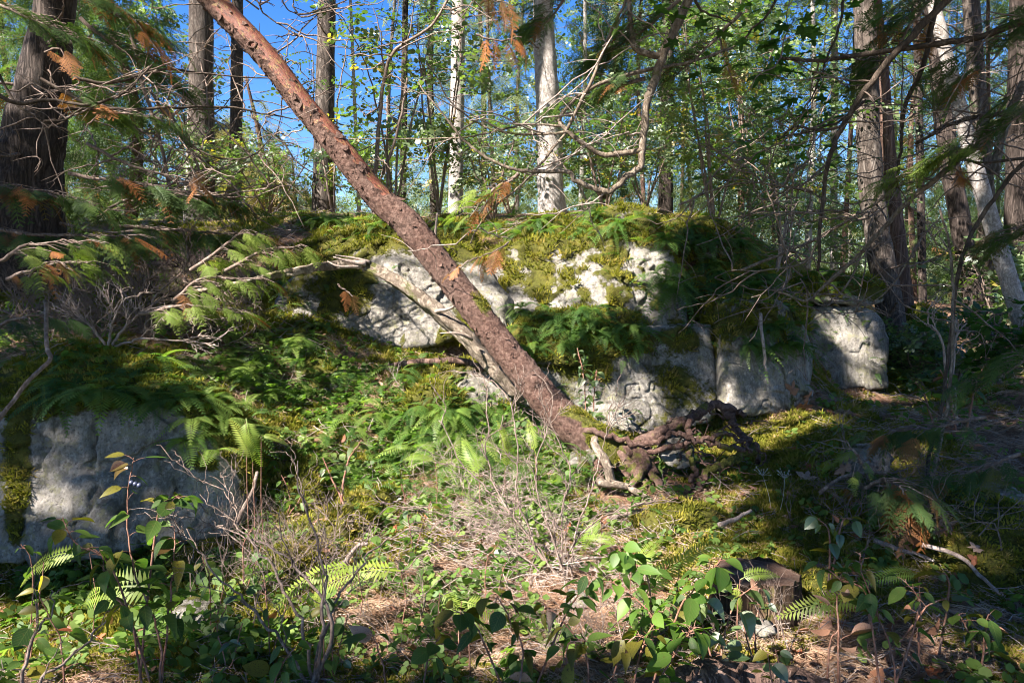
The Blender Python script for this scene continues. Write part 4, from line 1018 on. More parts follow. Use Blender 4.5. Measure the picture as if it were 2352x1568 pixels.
log('old brown log lying under the ledge left of the leaning trunk', [(870, 850, 6.95), (960, 832, 6.95), (1060, 830, 6.95), (1110, 850, 6.9)], 0.035, 0.03, 'bark_red', 6)

# ------------------------------------------------------------------ standing trees
TREES = []      # (root, base, kind) used later for crowns
def tree(label, bu, bv, Y, wpx, tu, twpx, mat, H=15.0, group=None, name='fir_tree', bend=0.0, sides=22, rough=0.10, rfreq=5.0, mid=None, flare=0.35, dead=8, seed=0):
    b = P(bu, bv, Y); t0 = P(tu, 0, Y)
    gz_ = float(ground_z([b.x], [b.y])[0]); 
    root = thing(name, label, 'tree', (b.x, b.y, min(gz_, b.z)), group)
    dz = max(t0.z - b.z, 1.0); k = (t0.x - b.x) / dz
    pts = [Vector((b.x - k * (b.z - gz_ + .3), b.y, min(gz_, b.z) - 0.3)), b]
    if mid: pts.append(P(mid[0], mid[1], Y))
    pts.append(t0)
    for s in (0.35, 0.7, 1.0): pts.append(Vector((t0.x + k * (H - t0.z) * s, t0.y, t0.z + (H - t0.z) * s)))
    r0 = wpx / 2 / F * Y; r1 = twpx / 2 / F * Y
    n = len(pts); rr = [r0 * 1.15, r0] + ([(r0 + r1) / 2] if mid else []) + [r1, r1 * .8, r1 * .55, r1 * .2]
    seg = 26 if Y < 12 else 12
    o, p, r = trunk(root, pts, rr, M[mat], sides, rough, seed + int(bu), n=seg, rfreq=rfreq, flare=0)
    # dead lower branches, mostly level, bare
    rnd = random.Random(int(bu) + seed)
    for q in range(dead):
        z = rnd.uniform(b.z + 0.6, t0.z + 1.0); i = int(np.argmin(abs(p[:, 2] - z))); c = p[i]
        an = rnd.uniform(0, 2 * PI); L = rnd.uniform(0.4, 1.6) * (1 if Y > 9 else .8); a = Acc()
        e = c + np.array([math.cos(an) * L, math.sin(an) * L, rnd.uniform(-.25, .3)]); mdl = (c + e) / 2 + np.array([0, 0, rnd.uniform(-.12, .2)])
        pp = wiggle(smooth_path([c, mdl, e], 6), 0.05, q + int(bu), 2)
        tube(a, pp, np.linspace(0.016, 0.004, len(pp)) * (0.6 + r0 * 2), 5, 0.1, False, q, 12)
        for w in range(5):
            s_ = pp[rnd.randint(3, len(pp) - 1)]; l2 = rnd.uniform(.15, .5); a2 = an + rnd.uniform(-1.1, 1.1)
            e2 = s_ + np.array([math.cos(a2) * l2, math.sin(a2) * l2, rnd.uniform(-.2, .15)])
            tube(a, wiggle(smooth_path([s_, (s_ + e2) / 2, e2], 3), .03, w + q * 7, 2), np.linspace(0.006, 0.002, 7), 3, 0, False)
        mk('dead_branch', a, M['twig'], root)
    TREES.append((root, b, k, t0)); return root, p, r

tree('massive dark furrowed fir trunk at the left edge of the photograph', 40, 640, 8.2, 200, 128, 80, 'bark_dark', 16, rough=0.14, rfreq=6, sides=60, mid=(68, 380), flare=0.5, dead=16)
tree('grey fir trunk with a sunlit left side above the left slope', 463, 480, 14, 58, 462, 50, 'bark_fir', 17, sides=30)
tree('bright thin trunk close behind the left side of the grey fir', 436, 470, 15, 26, 452, 22, 'bark_pale', 14, sides=16, dead=3)
tree('narrow grey fir trunk crossed by the top of the leaning tree', 540, 470, 17, 30, 546, 24, 'bark_fir', 16, sides=16)
tree('dark fir trunk with small green leaves on it standing before blue sky', 741, 480, 13.5, 50, 751, 38, 'bark_fir', 17, sides=26, dead=5)
tree('thin dark fir trunk behind the round leaved sapling', 925, 480, 17, 17, 931, 13, 'bark_dark', 14, sides=12, dead=14)
tree('pale trunk left of the brightest trunk on top of the outcrop', 1046, 505, 12.5, 34, 1054, 30, 'bark_pale', 16, sides=22, rough=.12, dead=4)
tree('brightest white barked fir trunk standing on the outcrop behind the moss dome', 1268, 505, 11.8, 66, 1246, 44, 'bark_pale', 17, sides=34, rough=0.12, mid=(1258, 250), dead=9)
tree('dark straight trunk half hidden by leaves right of the mossy outcrop top', 1528, 490, 15, 34, 1535, 28, 'bark_dark', 15, sides=16)
tree('tall dark fir trunk at the right with its foot beside the square block', 2068, 850, 11.0, 62, 1982, 44, 'bark_fir', 17, sides=44, rough=.14, rfreq=6, mid=(2003, 440), dead=10)
tree('reddish cedar trunk rising close behind the tall dark fir', 2082, 800, 11.8, 56, 2008, 30, 'bark_red', 16, sides=34, mid=(2044, 440), dead=4)
tree('shaded leaning fir trunk between the two right hand trunks', 2252, 770, 12.5, 46, 2140, 34, 'bark_dark', 16, sides=30, mid=(2175, 330), dead=8, seed=2)
tree('pale smooth alder trunk leaning left to right near the right edge', 2390, 880, 9.5, 44, 2140, 26, 'bark_pale', 14, sides=26, name='alder_tree', mid=(2250, 420), dead=5)
tree('dark thick trunk cut by the right edge of the photograph', 2335, 800, 13, 60, 2352, 56, 'bark_dark', 16, sides=26, dead=6)
tree('thin white trunk seen through the leaves left of the tall dark fir', 1915, 560, 19, 16, 1917, 14, 'bark_pale', 14, sides=10, name='alder_tree', dead=3)
tree('slim shaded trunk right of the big pair of trunks', 2120, 700, 15, 17, 2105, 16, 'bark_dark', 14, sides=12, dead=5)
tree('straight grey trunk between the alder and the right edge', 2285, 740, 16, 40, 2230, 34, 'bark_fir', 15, sides=18, dead=5)

# lines of light between the crowns
MP = [tuple(q) + (.36,) for q in MAD_PATH[::12]]
for (a_, b_, Y_, r_) in [(560, 600, 6.2, .45), (640, 575, 6.3, .4), (480, 650, 6.0, .4), (430, 700, 5.9, .3), (110, 575, 4.7, .3), (570, 980, 4.45, .3), (600, 1020, 4.4, .25), (1480, 1330, 2.8, .35), (1400, 1280, 2.85, .3), (1560, 1400, 2.75, .3),
                         (1600, 1230, 3.5, .3), (1500, 1300, 3.5, .3), (2080, 1190, 4.1, .22), (1150, 20, 5.0, .5), (1155, 110, 5.0, .5), (1130, 450, 5.5, .3), (1110, 590, 5.4, .3), (250, 1350, 3.3, .3), (720, 1320, 3.4, .35), (1120, 900, 4.7, .5), (1250, 950, 4.6, .5),
                         (1300, 1150, 4.3, .5), (1100, 1150, 4.4, .5), (1915, 1350, 2.9, .15), (2160, 1360, 3.1, .15), (1090, 1430, 3.0, .3), (1130, 690, 6.2, .3), (800, 610, 6.55, .4), (700, 620, 6.65, .4), (1480, 300, 5.5, .4), (1400, 430, 5.5, .4), (2010, 440, 11, .35), (2050, 600, 11, .3), (400, 240, 6, .25), (600, 370, 6.6, .3), (2150, 400, 5.7, .35), (300, 1120, 2.85, .25)]:
    MP.append(tuple(P(a_, b_, Y_)) + (r_,))
for (u0, v0, u1, v1, Y_, r_) in [(463, 470, 462, 0, 14, .3), (445, 470, 452, 0, 15, .25), (1046, 500, 1054, 0, 12.5, .3), (1268, 500, 1246, 0, 11.8, .42), (2070, 700, 2020, 150, 11.8, .25), (2300, 700, 2200, 330, 9.5, .2), (590, 440, 590, 150, 21, 1.6)]:
    for k_ in range(14): t_ = k_ / 13; MP.append(tuple(P(u0 + (u1 - u0) * t_, v0 + (v1 - v0) * t_, Y_)) + (r_,))
MP = np.array(MP)
def sun_lane(pos):
    """points that would stand between the sun and something the sun reaches in the photograph"""
    out = np.zeros(len(pos), bool); sd = np.array(SUN)
    for m in MP:
        w = pos - m[:3]; t = w @ sd; d2 = (w * w).sum(1) - t * t
        out |= (t > .6) & (d2 < m[3] ** 2)
    return out

# ------------------------------------------------------------------ crowns and forest behind
def sky_keep(u, v, far=True):
    """share of the leaves that remains where the photograph shows open sky"""
    k = np.ones_like(u) * 0.95
    def box(u0, u1, v0, v1, val, soft=30):
        nonlocal k
        w = sstep(u0 - soft, u0 + soft, u) * (1 - sstep(u1 - soft, u1 + soft, u)) * sstep(v0 - soft, v0 + soft, v) * (1 - sstep(v1 - soft, v1 + soft, v))
        k = k * (1 - w) + val * w
    box(470, 980, -400, 260, 0.2); box(560, 735, -400, 210, 0.03); box(650, 735, 150, 430, 0.02); box(775, 900, -400, 300, 0.06)
    box(360, 470, -300, 180, 0.35); box(180, 360, -300, 120, 0.6)
    box(980, 1225, -300, 200, 0.85); box(1560, 2352, -300, 330, 0.78)
    return k
def add_crown(root, base, kind, n, z0, z1, rad, lean=0.0, seed=0, size=0.5, shape='cone', cull=True, extra=None):
    r = np.random.RandomState(seed); t = r.rand(n) ** 0.9; z = z0 + (z1 - z0) * t
    R_ = rad * ((1 - 0.75 * t) if shape == 'cone' else np.sqrt(np.clip(1 - (2 * t - 1) ** 2, 0.05, 1)))
    whorl = np.round(z / 0.45) * 0.45 if shape == 'cone' else z; z = whorl * .7 + z * .3
    an = r.rand(n) * 6.283; nb = 9
    if shape == 'cone':
        hb = _hash(np.round(z / .45).astype(int), (an * nb / 6.283).astype(int), np.zeros(n, int), seed)
        an = (np.floor(an * nb / 6.283) + 0.5 + 0.25 * r.randn(n)) * 6.283 / nb
        R_ = R_ * (0.65 + 0.45 * hb)
    q = R_ * r.rand(n) ** 0.55
    x = base[0] + q * np.cos(an) + lean * (z - base[2]); y = base[1] + q * np.sin(an)
    zz = z - 0.32 * q * (shape == 'cone') + 0.1 * r.randn(n)
    pos = np.stack([x, y, zz], 1)
    if shape != 'cone':
        m = fbm(pos * 1.1, 3, seed) > -0.12; pos = pos[m]; an = an[m]
    if cull:
        u, v, d = proj(pos); k = sky_keep(u, v) * np.where((u > 460) & (u < 760) & (v < 520), np.where(base[1] > 17.5, 1.0, .4), 1)
        inn = (d > 0) & (u > -50) & (u < 2400) & (v > -60)
        m = ~inn | (r.rand(len(pos)) < k); pos = pos[m]; an = an[m]
    m = ~sun_lane(pos) | (r.rand(len(pos)) < .12); pos = pos[m]; an = an[m]
    rot = np.stack([0.5 * r.randn(len(pos)), 0.15 + 0.45 * r.rand(len(pos)) + .2 * r.randn(len(pos)), an + 0.5 * r.randn(len(pos))], 1)
    return scatter('crown', C[kind], pos, rot, size * r.uniform(0.6, 1.3, len(pos)), root)

BG = [ # u at eye level, distance, trunk width m, kind, label, bark, radius, n
]
BOOST = 2.5
kinds = {'cedar': ('cedar_tree', 'bark_red', 'cone'), 'fir': ('fir_tree', 'bark_fir', 'cone'), 'broad': ('alder_tree', 'bark_pale', 'round'), 'small': ('alder_tree', 'bark_pale', 'round'), 'cedar_pale': ('cedar_tree', 'bark_red', 'cone')}
desc = {'cedar': 'dark green cedar', 'fir': 'grey green fir', 'broad': 'leafy green alder', 'small': 'small leaved green alder', 'cedar_pale': 'yellowing drooping cedar'}
def bgtree(u, Y, kind, rad=2.2, n=420, size=0.55, w=0.22, z1=None, label=None, z0=0.4, group=None):
    x = (u - 1176) / F * Y; g = float(ground_z([x], [Y])[0]); nm, bk, shp = kinds[kind]
    seed = int(u * 7 + Y * 13) % 9973; top = z1 if z1 else g + min(0.52 * Y + 4, 20)
    root = thing(nm, label, 'tree', (x, Y, g), group)
    a = Acc(); r = random.Random(seed); pts = [(x, Y, g - .3)]
    for s in (0.3, 0.6, 1.0): pts.append((x + r.uniform(-.25, .25), Y + r.uniform(-.2, .2), g + (top - g) * s))
    p = smooth_path(pts, 6); tube(a, p, np.linspace(w / 2, w / 9, len(p)), 9, 0.08, True, seed, 4); mk('trunk', a, M[bk], root)
    add_crown(root, (x, Y, g), kind, int(n * BOOST), g + z0, top + .3, rad, 0, seed, size, shp)
    # bare inner branches
    br = Acc()
    for q in range(12):
        c = p[r.randint(3, len(p) - 2)]; an = r.uniform(0, 6.28); L = rad * r.uniform(.4, .9)
        e = c + np.array([math.cos(an) * L, math.sin(an) * L, r.uniform(-.4, .5)])
        tube(br, wiggle(smooth_path([c, (c + e) / 2 + np.array([0, 0, .12]), e], 4), .06, q + seed, 2), np.linspace(w * .09, w * .02, 9), 4, 0, False)
    mk('branches', br, M['twig'], root, kind='stuff')
    return root

side = lambda u: ('far left' if u < 250 else 'left' if u < 600 else 'left of centre' if u < 950 else 'centre' if u < 1350 else 'right of centre' if u < 1750 else 'right' if u < 2100 else 'far right')
# trees one can name
bgtree(590, 21, 'cedar_pale', 2.1, 900, 0.55, 0.3, 7.6, 'pale yellow drooping cedar in full sun behind the narrow grey trunk', 0.2)
bgtree(520, 24, 'cedar_pale', 2.0, 600, 0.55, 0.3, 6.8, 'second yellowing cedar farther back behind the grey fir trunks', 0.2)
bgtree(680, 26, 'cedar_pale', 2.0, 400, 0.55, 0.25, 6.2, 'low yellowing cedar beneath the gap of blue sky', 0.2)
bgtree(1390, 20, 'cedar', 2.2, 500, 0.55, 0.25, 12, 'green cedar behind the brightest trunk with gaps of blue sky')
bgtree(300, 16, 'cedar', 2.6, 700, 0.5, 0.3, 11, 'dark cedar filling the space between the massive left trunk and the grey fir')
bgtree(120, 14, 'cedar', 2.4, 500, 0.5, 0.3, 11, 'dark cedar behind the massive left trunk')
bgtree(230, 22, 'fir', 2.4, 600, 0.55, 0.25, 13, 'sunlit grey green fir deeper in the left forest')
bgtree(380, 28, 'broad', 2.6, 500, 0.6, 0.2, 12, 'pale leafy alder far back at the left')
bgtree(30, 19, 'fir', 2.4, 400, 0.55, 0.25, 12, 'sunlit fir glimpsed left of the massive trunk')
for k, (u, Y, kind) in enumerate([(830, 16, 'small'), (1000, 16.5, 'fir'), (1110, 22, 'fir'), (1140, 16, 'fir'), (905, 26, 'fir'), (1190, 28, 'fir'), (1330, 17, 'small'), (1430, 26, 'fir'),
                                  (1480, 15, 'cedar'), (1590, 17, 'fir'), (1650, 22, 'fir'), (1700, 15, 'cedar'), (1780, 19, 'cedar'), (1850, 15, 'small'), (1880, 25, 'fir'), (1930, 18, 'cedar'), (2040, 22, 'fir'),
                                  (2100, 17, 'cedar'), (2180, 25, 'fir'), (2230, 18, 'cedar'), (2300, 21, 'fir'), (2380, 16, 'cedar'), (2080, 30, 'cedar'), (1560, 30, 'cedar'), (1740, 32, 'fir'), (1950, 34, 'broad'), (2260, 33, 'fir'), (2420, 26, 'fir'),
                                  (-60, 16, 'cedar'), (160, 32, 'fir'), (1260, 34, 'broad'), (1040, 36, 'cedar'), (2150, 40, 'broad')]):
    dk = 'near' if Y < 17 else 'middle distance' if Y < 24 else 'far'
    bgtree(u, Y, kind, 2.0 + R.random() * .8, int(520 if Y < 20 else 420), (0.5 if Y < 20 else 0.62) * (.78 if kind in ('fir', 'cedar') else 1), R.uniform(.08, .2), None,
           '%s in the %s forest background, %s in the photograph' % (desc[kind], dk, side(u)), group='background forest trees')

# saplings and shrubs on top of the outcrop and in the middle ground
def sapling(label, u, v, Y, H, rad, kind, n, size, stems=3, bark='twig', z0=0.15, name='sapling', group=None, lean=0.0, w=0.02, cat='sapling'):
    b = P(u, v, Y); l, _ = drop(b.x, b.y); root = thing(name, label, cat, l, group); seed = int(u * 3 + v * 7) % 9999; r = random.Random(seed)
    nr = np.random.RandomState(seed); pos = []; rot = []
    for s in range(stems):
        an = r.uniform(0, 6.28); e = l + Vector((math.cos(an) * rad * .6 + lean * H, math.sin(an) * rad * .6, H * r.uniform(.75, 1)))
        m_ = l.lerp(e, .5) + Vector((r.uniform(-.1, .1), r.uniform(-.1, .1), .1 * H)); pp = wiggle(smooth_path([l, m_, e], 8), 0.04, s + seed, 1.5)
        a = Acc(); tube(a, pp, np.linspace(w, w * .25, len(pp)), 7, 0.1, False, s, 10)
        for q in range(9):
            c = pp[r.randint(4, len(pp) - 1)]; a2 = r.uniform(0, 6.28); L = rad * r.uniform(.35, .9)
            e2 = c + np.array([math.cos(a2) * L, math.sin(a2) * L, r.uniform(-.05, .3) * L]); sp = wiggle(smooth_path([c, (c + e2) / 2, e2], 4), .03, q + s * 11 + seed, 2)
            tube(a, sp, np.linspace(w * .35, w * .1, len(sp)), 4, 0, False)
            for _ in range(max(1, n // (stems * 9))):
                f = sp[r.randint(2, len(sp) - 1)]; pos.append(f + nr.randn(3) * size * .35); rot.append((nr.randn() * .5, nr.randn() * .4 + .1, a2 + nr.randn() * .8))
        mk('stem', a, M[bark], root)
    pos = np.array(pos); rot = np.array(rot); uu, vv, dd = proj(pos); m = nr.rand(len(pos)) < np.where(vv < 450, np.maximum(sky_keep(uu, vv), .35), 1)
    m &= ~sun_lane(pos) | (nr.rand(len(pos)) < .15)
    if kind: scatter('foliage', C[kind], pos[m], rot[m], size * nr.uniform(.6, 1.3, m.sum()), root)
    return root
sapling('round leaved green sapling in front of the pale trunk above the leaning tree', 900, 500, 10.5, 3.4, 1.1, 'broad', 420, 0.30, 4)
sapling('leafy sapling growing around the pale trunk left of the brightest trunk', 1010, 500, 11, 3.6, 1.0, 'broad', 380, 0.30, 4)
sapling('thin leafy sapling climbing beside the dark trunk before the sky', 765, 500, 12, 3.2, 0.55, 'small', 150, 0.34, 2)
sapling('low leafy shrub right of the pale trunk on the outcrop', 1130, 500, 11, 1.4, 0.9, 'small', 200, 0.32, 4)
sapling('leafy shrub filling the gap right of the brightest trunk', 1390, 480, 12, 1.9, 1.1, 'small', 260, 0.34, 5)
sapling('tall leafy sapling above the right shoulder of the outcrop', 1640, 560, 11, 3.4, 1.4, 'small', 520, 0.34, 5)
sapling('leafy sapling in half shade left of the tall dark fir', 1800, 600, 11.5, 3.2, 1.3, 'small', 480, 0.34, 5)
sapling('broad leaved sapling behind the fern covered rock shoulder', 1730, 590, 13, 4.2, 1.5, 'broad', 420, 0.36, 4)
sapling('dense low shrub right of the square pale block', 2190, 830, 9.8, 1.0, 0.8, 'small', 200, 0.30, 5)
sapling('leafy shrub in shade at the right middle ground', 2290, 880, 8.5, 1.1, 0.8, 'maple', 150, 0.30, 5)
sapling('shrub with sunlit leaves behind the leaning alder', 2320, 760, 12, 1.8, 1.1, 'broad', 260, 0.34, 5)
sapling('low shrub with round leaves at the foot of the reddish trunk', 2120, 860, 9.9, 0.7, 0.5, 'broad', 110, 0.24, 4)
sapling('leafy undergrowth behind the grey fir trunks at the left', 500, 470, 14.5, 1.8, 1.4, 'small', 260, 0.36, 5)
sapling('undergrowth shrub under the yellow cedar', 620, 480, 13.5, 1.4, 1.3, 'small', 240, 0.34, 5)
sapling('undergrowth shrub on the plateau behind the leaning trunk', 860, 490, 13.5, 1.5, 1.3, 'small', 260, 0.34, 5)
sapling('undergrowth shrub on the plateau between the two pale trunks', 1170, 490, 14.5, 1.6, 1.3, 'small', 240, 0.34, 5)
sapling('undergrowth shrub behind the crown of mossy boulders', 1480, 490, 13, 1.7, 1.2, 'small', 240, 0.34, 5)
sapling('pale stemmed bare shrub in the gap right of the outcrop', 1780, 590, 10.2, 1.3, 0.5, 'small', 40, 0.28, 4, 'twig_pale')

# leaves hanging right at the upper right: maple
def maple(label, q, n, seed):
    pp = smooth_path([P(*x) for x in q], 8); root = thing('maple_branch', label, 'branch', pp[0]); r = random.Random(seed)
    a = Acc(); tube(a, wiggle(pp, .04, seed), np.linspace(.014, .004, len(pp)), 6, .1, False, 1, 10); mk('stem', a, M['twig_dark'], root)
    b0 = Vector(pp[0])
    for k in range(n):
        c = Vector(pp[r.randint(3, len(pp) - 1)]) + Vector((r.uniform(-.45, .45), r.uniform(-.4, .4), r.uniform(-.35, .3)))
        inst('leaf', r.choice(STAR), root, c - b0, (r.uniform(-.5, .5), r.uniform(-.4, .7), r.uniform(0, 6.28)), r.uniform(.10, .17))
    return root
maple('dark green maple branch hanging in at the top right of centre', [(1830, -160, 5.6), (1780, 0, 5.7), (1720, 80, 5.8), (1640, 130, 5.9)], 55, 1)
maple('maple branch with hanging leaves left of the tall dark fir', [(1960, -60, 6.3), (1920, 80, 6.2), (1870, 200, 6.2), (1820, 300, 6.3)], 55, 2)
maple('lower maple branch before the leafy saplings at the right', [(1990, 230, 6.8), (1900, 290, 6.8), (1800, 310, 6.8), (1700, 330, 6.9)], 40, 3)
maple('maple twig with broad leaves close to the top edge', [(1640, -120, 5.2), (1600, -10, 5.3), (1640, 40, 5.4), (1700, 60, 5.4)], 30, 4)

# ------------------------------------------------------------------ overhanging bare limbs
def limb(label, paths, mat='limb', seed=0, twigs=10, group=None, tw='twig'):
    p0 = P(*paths[0][0][0]); root = thing('overhanging_branch', label, 'branch', p0, group); r = random.Random(seed); allp = []
    for k, (q, w0, w1) in enumerate(paths):
        pp = wiggle(smooth_path([P(*x) for x in q], 9), .012, seed + k, 1.5); Y = np.mean([x[2] for x in q])
        a = Acc(); tube(a, pp, np.linspace(w0, w1, len(pp)) / F * Y, 10, .15, True, seed + k, 16); mk('limb', a, M[mat], root); allp.append((pp, Y))
    a = Acc()
    for k in range(twigs):
        pp, Y = r.choice(allp); c = pp[r.randint(2, len(pp) - 1)]; d = Vector((r.uniform(-1, 1), r.uniform(-.5, .5), r.uniform(-.6, .7))).normalized() * r.uniform(.3, 1.1)
        e = c + np.array(d); sp = wiggle(smooth_path([c, (c + e) / 2 + np.array([0, 0, r.uniform(-.1, .1)]), e], 5), .04, k + seed, 2)
        tube(a, sp, np.linspace(2.2, .8, len(sp)) / F * Y, 4, 0, False)
        for j in range(3):
            s_ = sp[r.randint(3, len(sp) - 1)]; e2 = s_ + np.array([r.uniform(-.3, .3), r.uniform(-.2, .2), r.uniform(-.25, .2)])
            tube(a, smooth_path([s_, (s_ + e2) / 2 + .02, e2], 3), np.linspace(1.2, .5, 7) / F * Y, 3, 0, False)
    if twigs: mk('twigs', a, M[tw], root, kind='stuff')
    return root
limb('long bare hooked limb curving down in front of the brightest trunk', [
    ([(1640, -120, 5.4), (1568, 28, 5.5), (1522, 130, 5.5), (1501, 192, 5.5), (1484, 245, 5.5), (1477, 322, 5.5), (1470, 381, 5.5), (1438, 406, 5.5), (1407, 437, 5.5), (1379, 437, 5.5), (1323, 416, 5.5), (1305, 395, 5.5), (1228, 395, 5.5), (1169, 385, 5.5), (1116, 360, 5.5), (1064, 322, 5.6), (1011, 255, 5.6), (960, 190, 5.7)], 11, 1.6),
    ([(1522, 130, 5.5), (1466, 115, 5.5), (1449, 70, 5.5), (1442, -40, 5.5)], 8, 5),
    ([(1477, 343, 5.5), (1431, 353, 5.5), (1379, 353, 5.5), (1344, 332, 5.5), (1302, 301, 5.5), (1288, 266, 5.5), (1351, 206, 5.5), (1460, 165, 5.5), (1568, 147, 5.6), (1680, 110, 5.7)], 6.5, 3),
    ([(1302, 304, 5.5), (1239, 308, 5.5), (1155, 303, 5.5), (1085, 276, 5.6), (1029, 224, 5.6), (980, 140, 5.7)], 3, 1.5),
    ([(1288, 290, 5.5), (1200, 287, 5.5), (1100, 310, 5.6), (960, 320, 5.7), (800, 318, 5.8)], 2.6, 1.2),
    ([(1302, 301, 5.5), (1352, 200, 5.4), (1400, 80, 5.4), (1440, 0, 5.4)], 4, 3),
    ([(1300, 305, 5.5), (1230, 390, 5.5), (1180, 440, 5.5), (1110, 500, 5.6), (1080, 560, 5.6)], 3, 1.5)], 'limb', 21, 26, tw='twig_pale')
limb('straight dark limb slanting down from the top right past the tall fir', [
    ([(2240, -80, 5.2), (2177, 0, 5.2), (2058, 119, 5.3), (1988, 206, 5.4), (1935, 290, 5.5), (1907, 357, 5.5), (1893, 437, 5.6), (1883, 549, 5.6), (1880, 620, 5.7)], 9, 3.5),
    ([(1935, 290, 5.5), (1880, 300, 5.5), (1830, 290, 5.5), (1790, 320, 5.6)], 4, 1.5)], 'twig_dark', 22, 12)
limb('long level dark limb reaching in from the top right corner', [([(2440, 30, 5.0), (2352, 50, 5.1), (2233, 88, 5.2), (2128, 105, 5.3), (1953, 130, 5.4), (1883, 140, 5.4), (1796, 133, 5.5)], 9, 3.5)], 'twig_dark', 23, 16)
limb('thin mossy limb bending down to the fern covered shoulder', [([(2352, 250, 5.6), (2200, 370, 5.8), (2080, 470, 6.0), (1980, 580, 6.2), (1900, 650, 6.3), (1850, 690, 6.4), (1790, 670, 6.5)], 7, 2.5),
    ([(1883, 540, 6.2), (1850, 600, 6.3), (1760, 620, 6.4), (1680, 620, 6.5)], 2.5, 1.2)], 'limb', 24, 10)
limb('dark limb descending near the right edge past the alder', [([(2160, -40, 5.6), (2120, 150, 5.7), (2080, 240, 5.8), (2070, 330, 5.9), (2060, 430, 6.0)], 6, 3),
    ([(2400, 330, 5.4), (2310, 420, 5.5), (2230, 540, 5.6), (2200, 640, 5.6), (2180, 800, 5.7), (2160, 960, 5.6), (2130, 1080, 5.4), (2170, 1230, 5.2)], 5, 4)], 'twig_dark', 25, 12)
limb('thick broken grey limb stub hanging before the right edge', [([(2352, 190, 6.2), (2320, 260, 6.2), (2296, 330, 6.2), (2285, 400, 6.2)], 9, 10)], 'bark_grey', 26, 2)
limb('crooked dark limb crossing before the right edge of the forest', [([(2420, 250, 6.0), (2300, 262, 6.1), (2200, 280, 6.2), (2100, 330, 6.3)], 8, 3), ([(2400, 360, 5.8), (2250, 372, 5.9), (2140, 340, 6.0)], 4, 1.5)], 'twig_dark', 27, 16)
limb('pale thin stem standing up in front of the right undergrowth', [([(2120, 1170, 5.0), (2150, 1060, 5.1), (2180, 900, 5.3), (2190, 700, 5.5), (2180, 560, 5.6), (2160, 480, 5.7)], 4.5, 2.5)], 'limb', 28, 8)
limb('bare dark branches crossing in front of the massive left trunk', [([(-60, 180, 5.8), (30, 235, 5.9), (120, 230, 6.0), (200, 240, 6.0), (280, 215, 6.1), (350, 150, 6.2)], 5, 2),
    ([(150, 250, 6.2), (330, 250, 6.3), (500, 245, 6.5), (600, 260, 6.6), (690, 275, 6.7)], 4, 1.3), ([(170, 180, 6.2), (260, 190, 6.3), (380, 160, 6.4), (520, 175, 6.5), (640, 180, 6.6)], 4, 1.2),
    ([(-40, 100, 6.0), (40, 240, 6.0), (130, 280, 6.0), (190, 250, 6.0)], 3.5, 1.5), ([(340, 200, 6.4), (430, 330, 6.5), (560, 365, 6.6), (640, 300, 6.7)], 3, 1)], 'twig_dark', 29, 40)
limb('tangle of dead branches left of the grey fir trunks', [([(300, 60, 7.2), (330, 200, 7.2), (370, 330, 7.2), (400, 470, 7.2)], 5, 3), ([(200, 330, 7.0), (300, 380, 7.0), (420, 420, 7.1), (520, 520, 7.1)], 4, 2),
    ([(380, 250, 7.4), (430, 330, 7.4), (470, 420, 7.4)], 5, 2), ([(240, 480, 6.6), (360, 440, 6.6), (480, 450, 6.6), (620, 430, 6.7)], 3, 1.5)], 'twig', 30, 60)
limb('fine bare larch twigs hanging into the blue sky at the top', [([(520, -60, 8), (560, 60, 8), (640, 120, 8), (660, 180, 8)], 3, 1), ([(640, -80, 8), (600, 20, 8), (700, 90, 8)], 2.5, 1), ([(700, -80, 8), (650, 0, 8), (690, 40, 8)], 2.5, 1)], 'twig_dark', 31, 26)
limb('slender curved sapling stem before the sky left of the pale trunk', [([(862, 400, 9.5), (870, 300, 9.5), (880, 200, 9.5), (905, 120, 9.5), (990, 60, 9.5), (1040, -20, 9.5)], 5, 2.5), ([(880, 400, 9.6), (905, 330, 9.6), (925, 250, 9.6), (935, 180, 9.6)], 4, 2)], 'twig', 32, 14)
limb('web of thin arching twigs over the fern covered shoulder', [([(1560, 470, 7.5), (1700, 420, 7.5), (1850, 440, 7.4), (2000, 500, 7.2)], 2.5, 1), ([(1620, 330, 7.0), (1750, 420, 7.0), (1800, 560, 7.0), (1820, 640, 7.0)], 2.5, 1.2), ([(1700, 620, 6.8), (1850, 560, 6.8), (1990, 480, 6.6), (2150, 360, 6.4)], 3.5, 2)], 'limb', 33, 40)
limb('arching twigs in front of the square pale block', [([(1990, 560, 6.6), (1940, 660, 6.6), (1880, 700, 6.6), (1840, 640, 6.7)], 2.5, 1.5), ([(2110, 560, 6.2), (2060, 640, 6.2), (2010, 690, 6.2), (1940, 720, 6.3), (1840, 680, 6.4)], 2, 1)], 'limb', 34, 14)

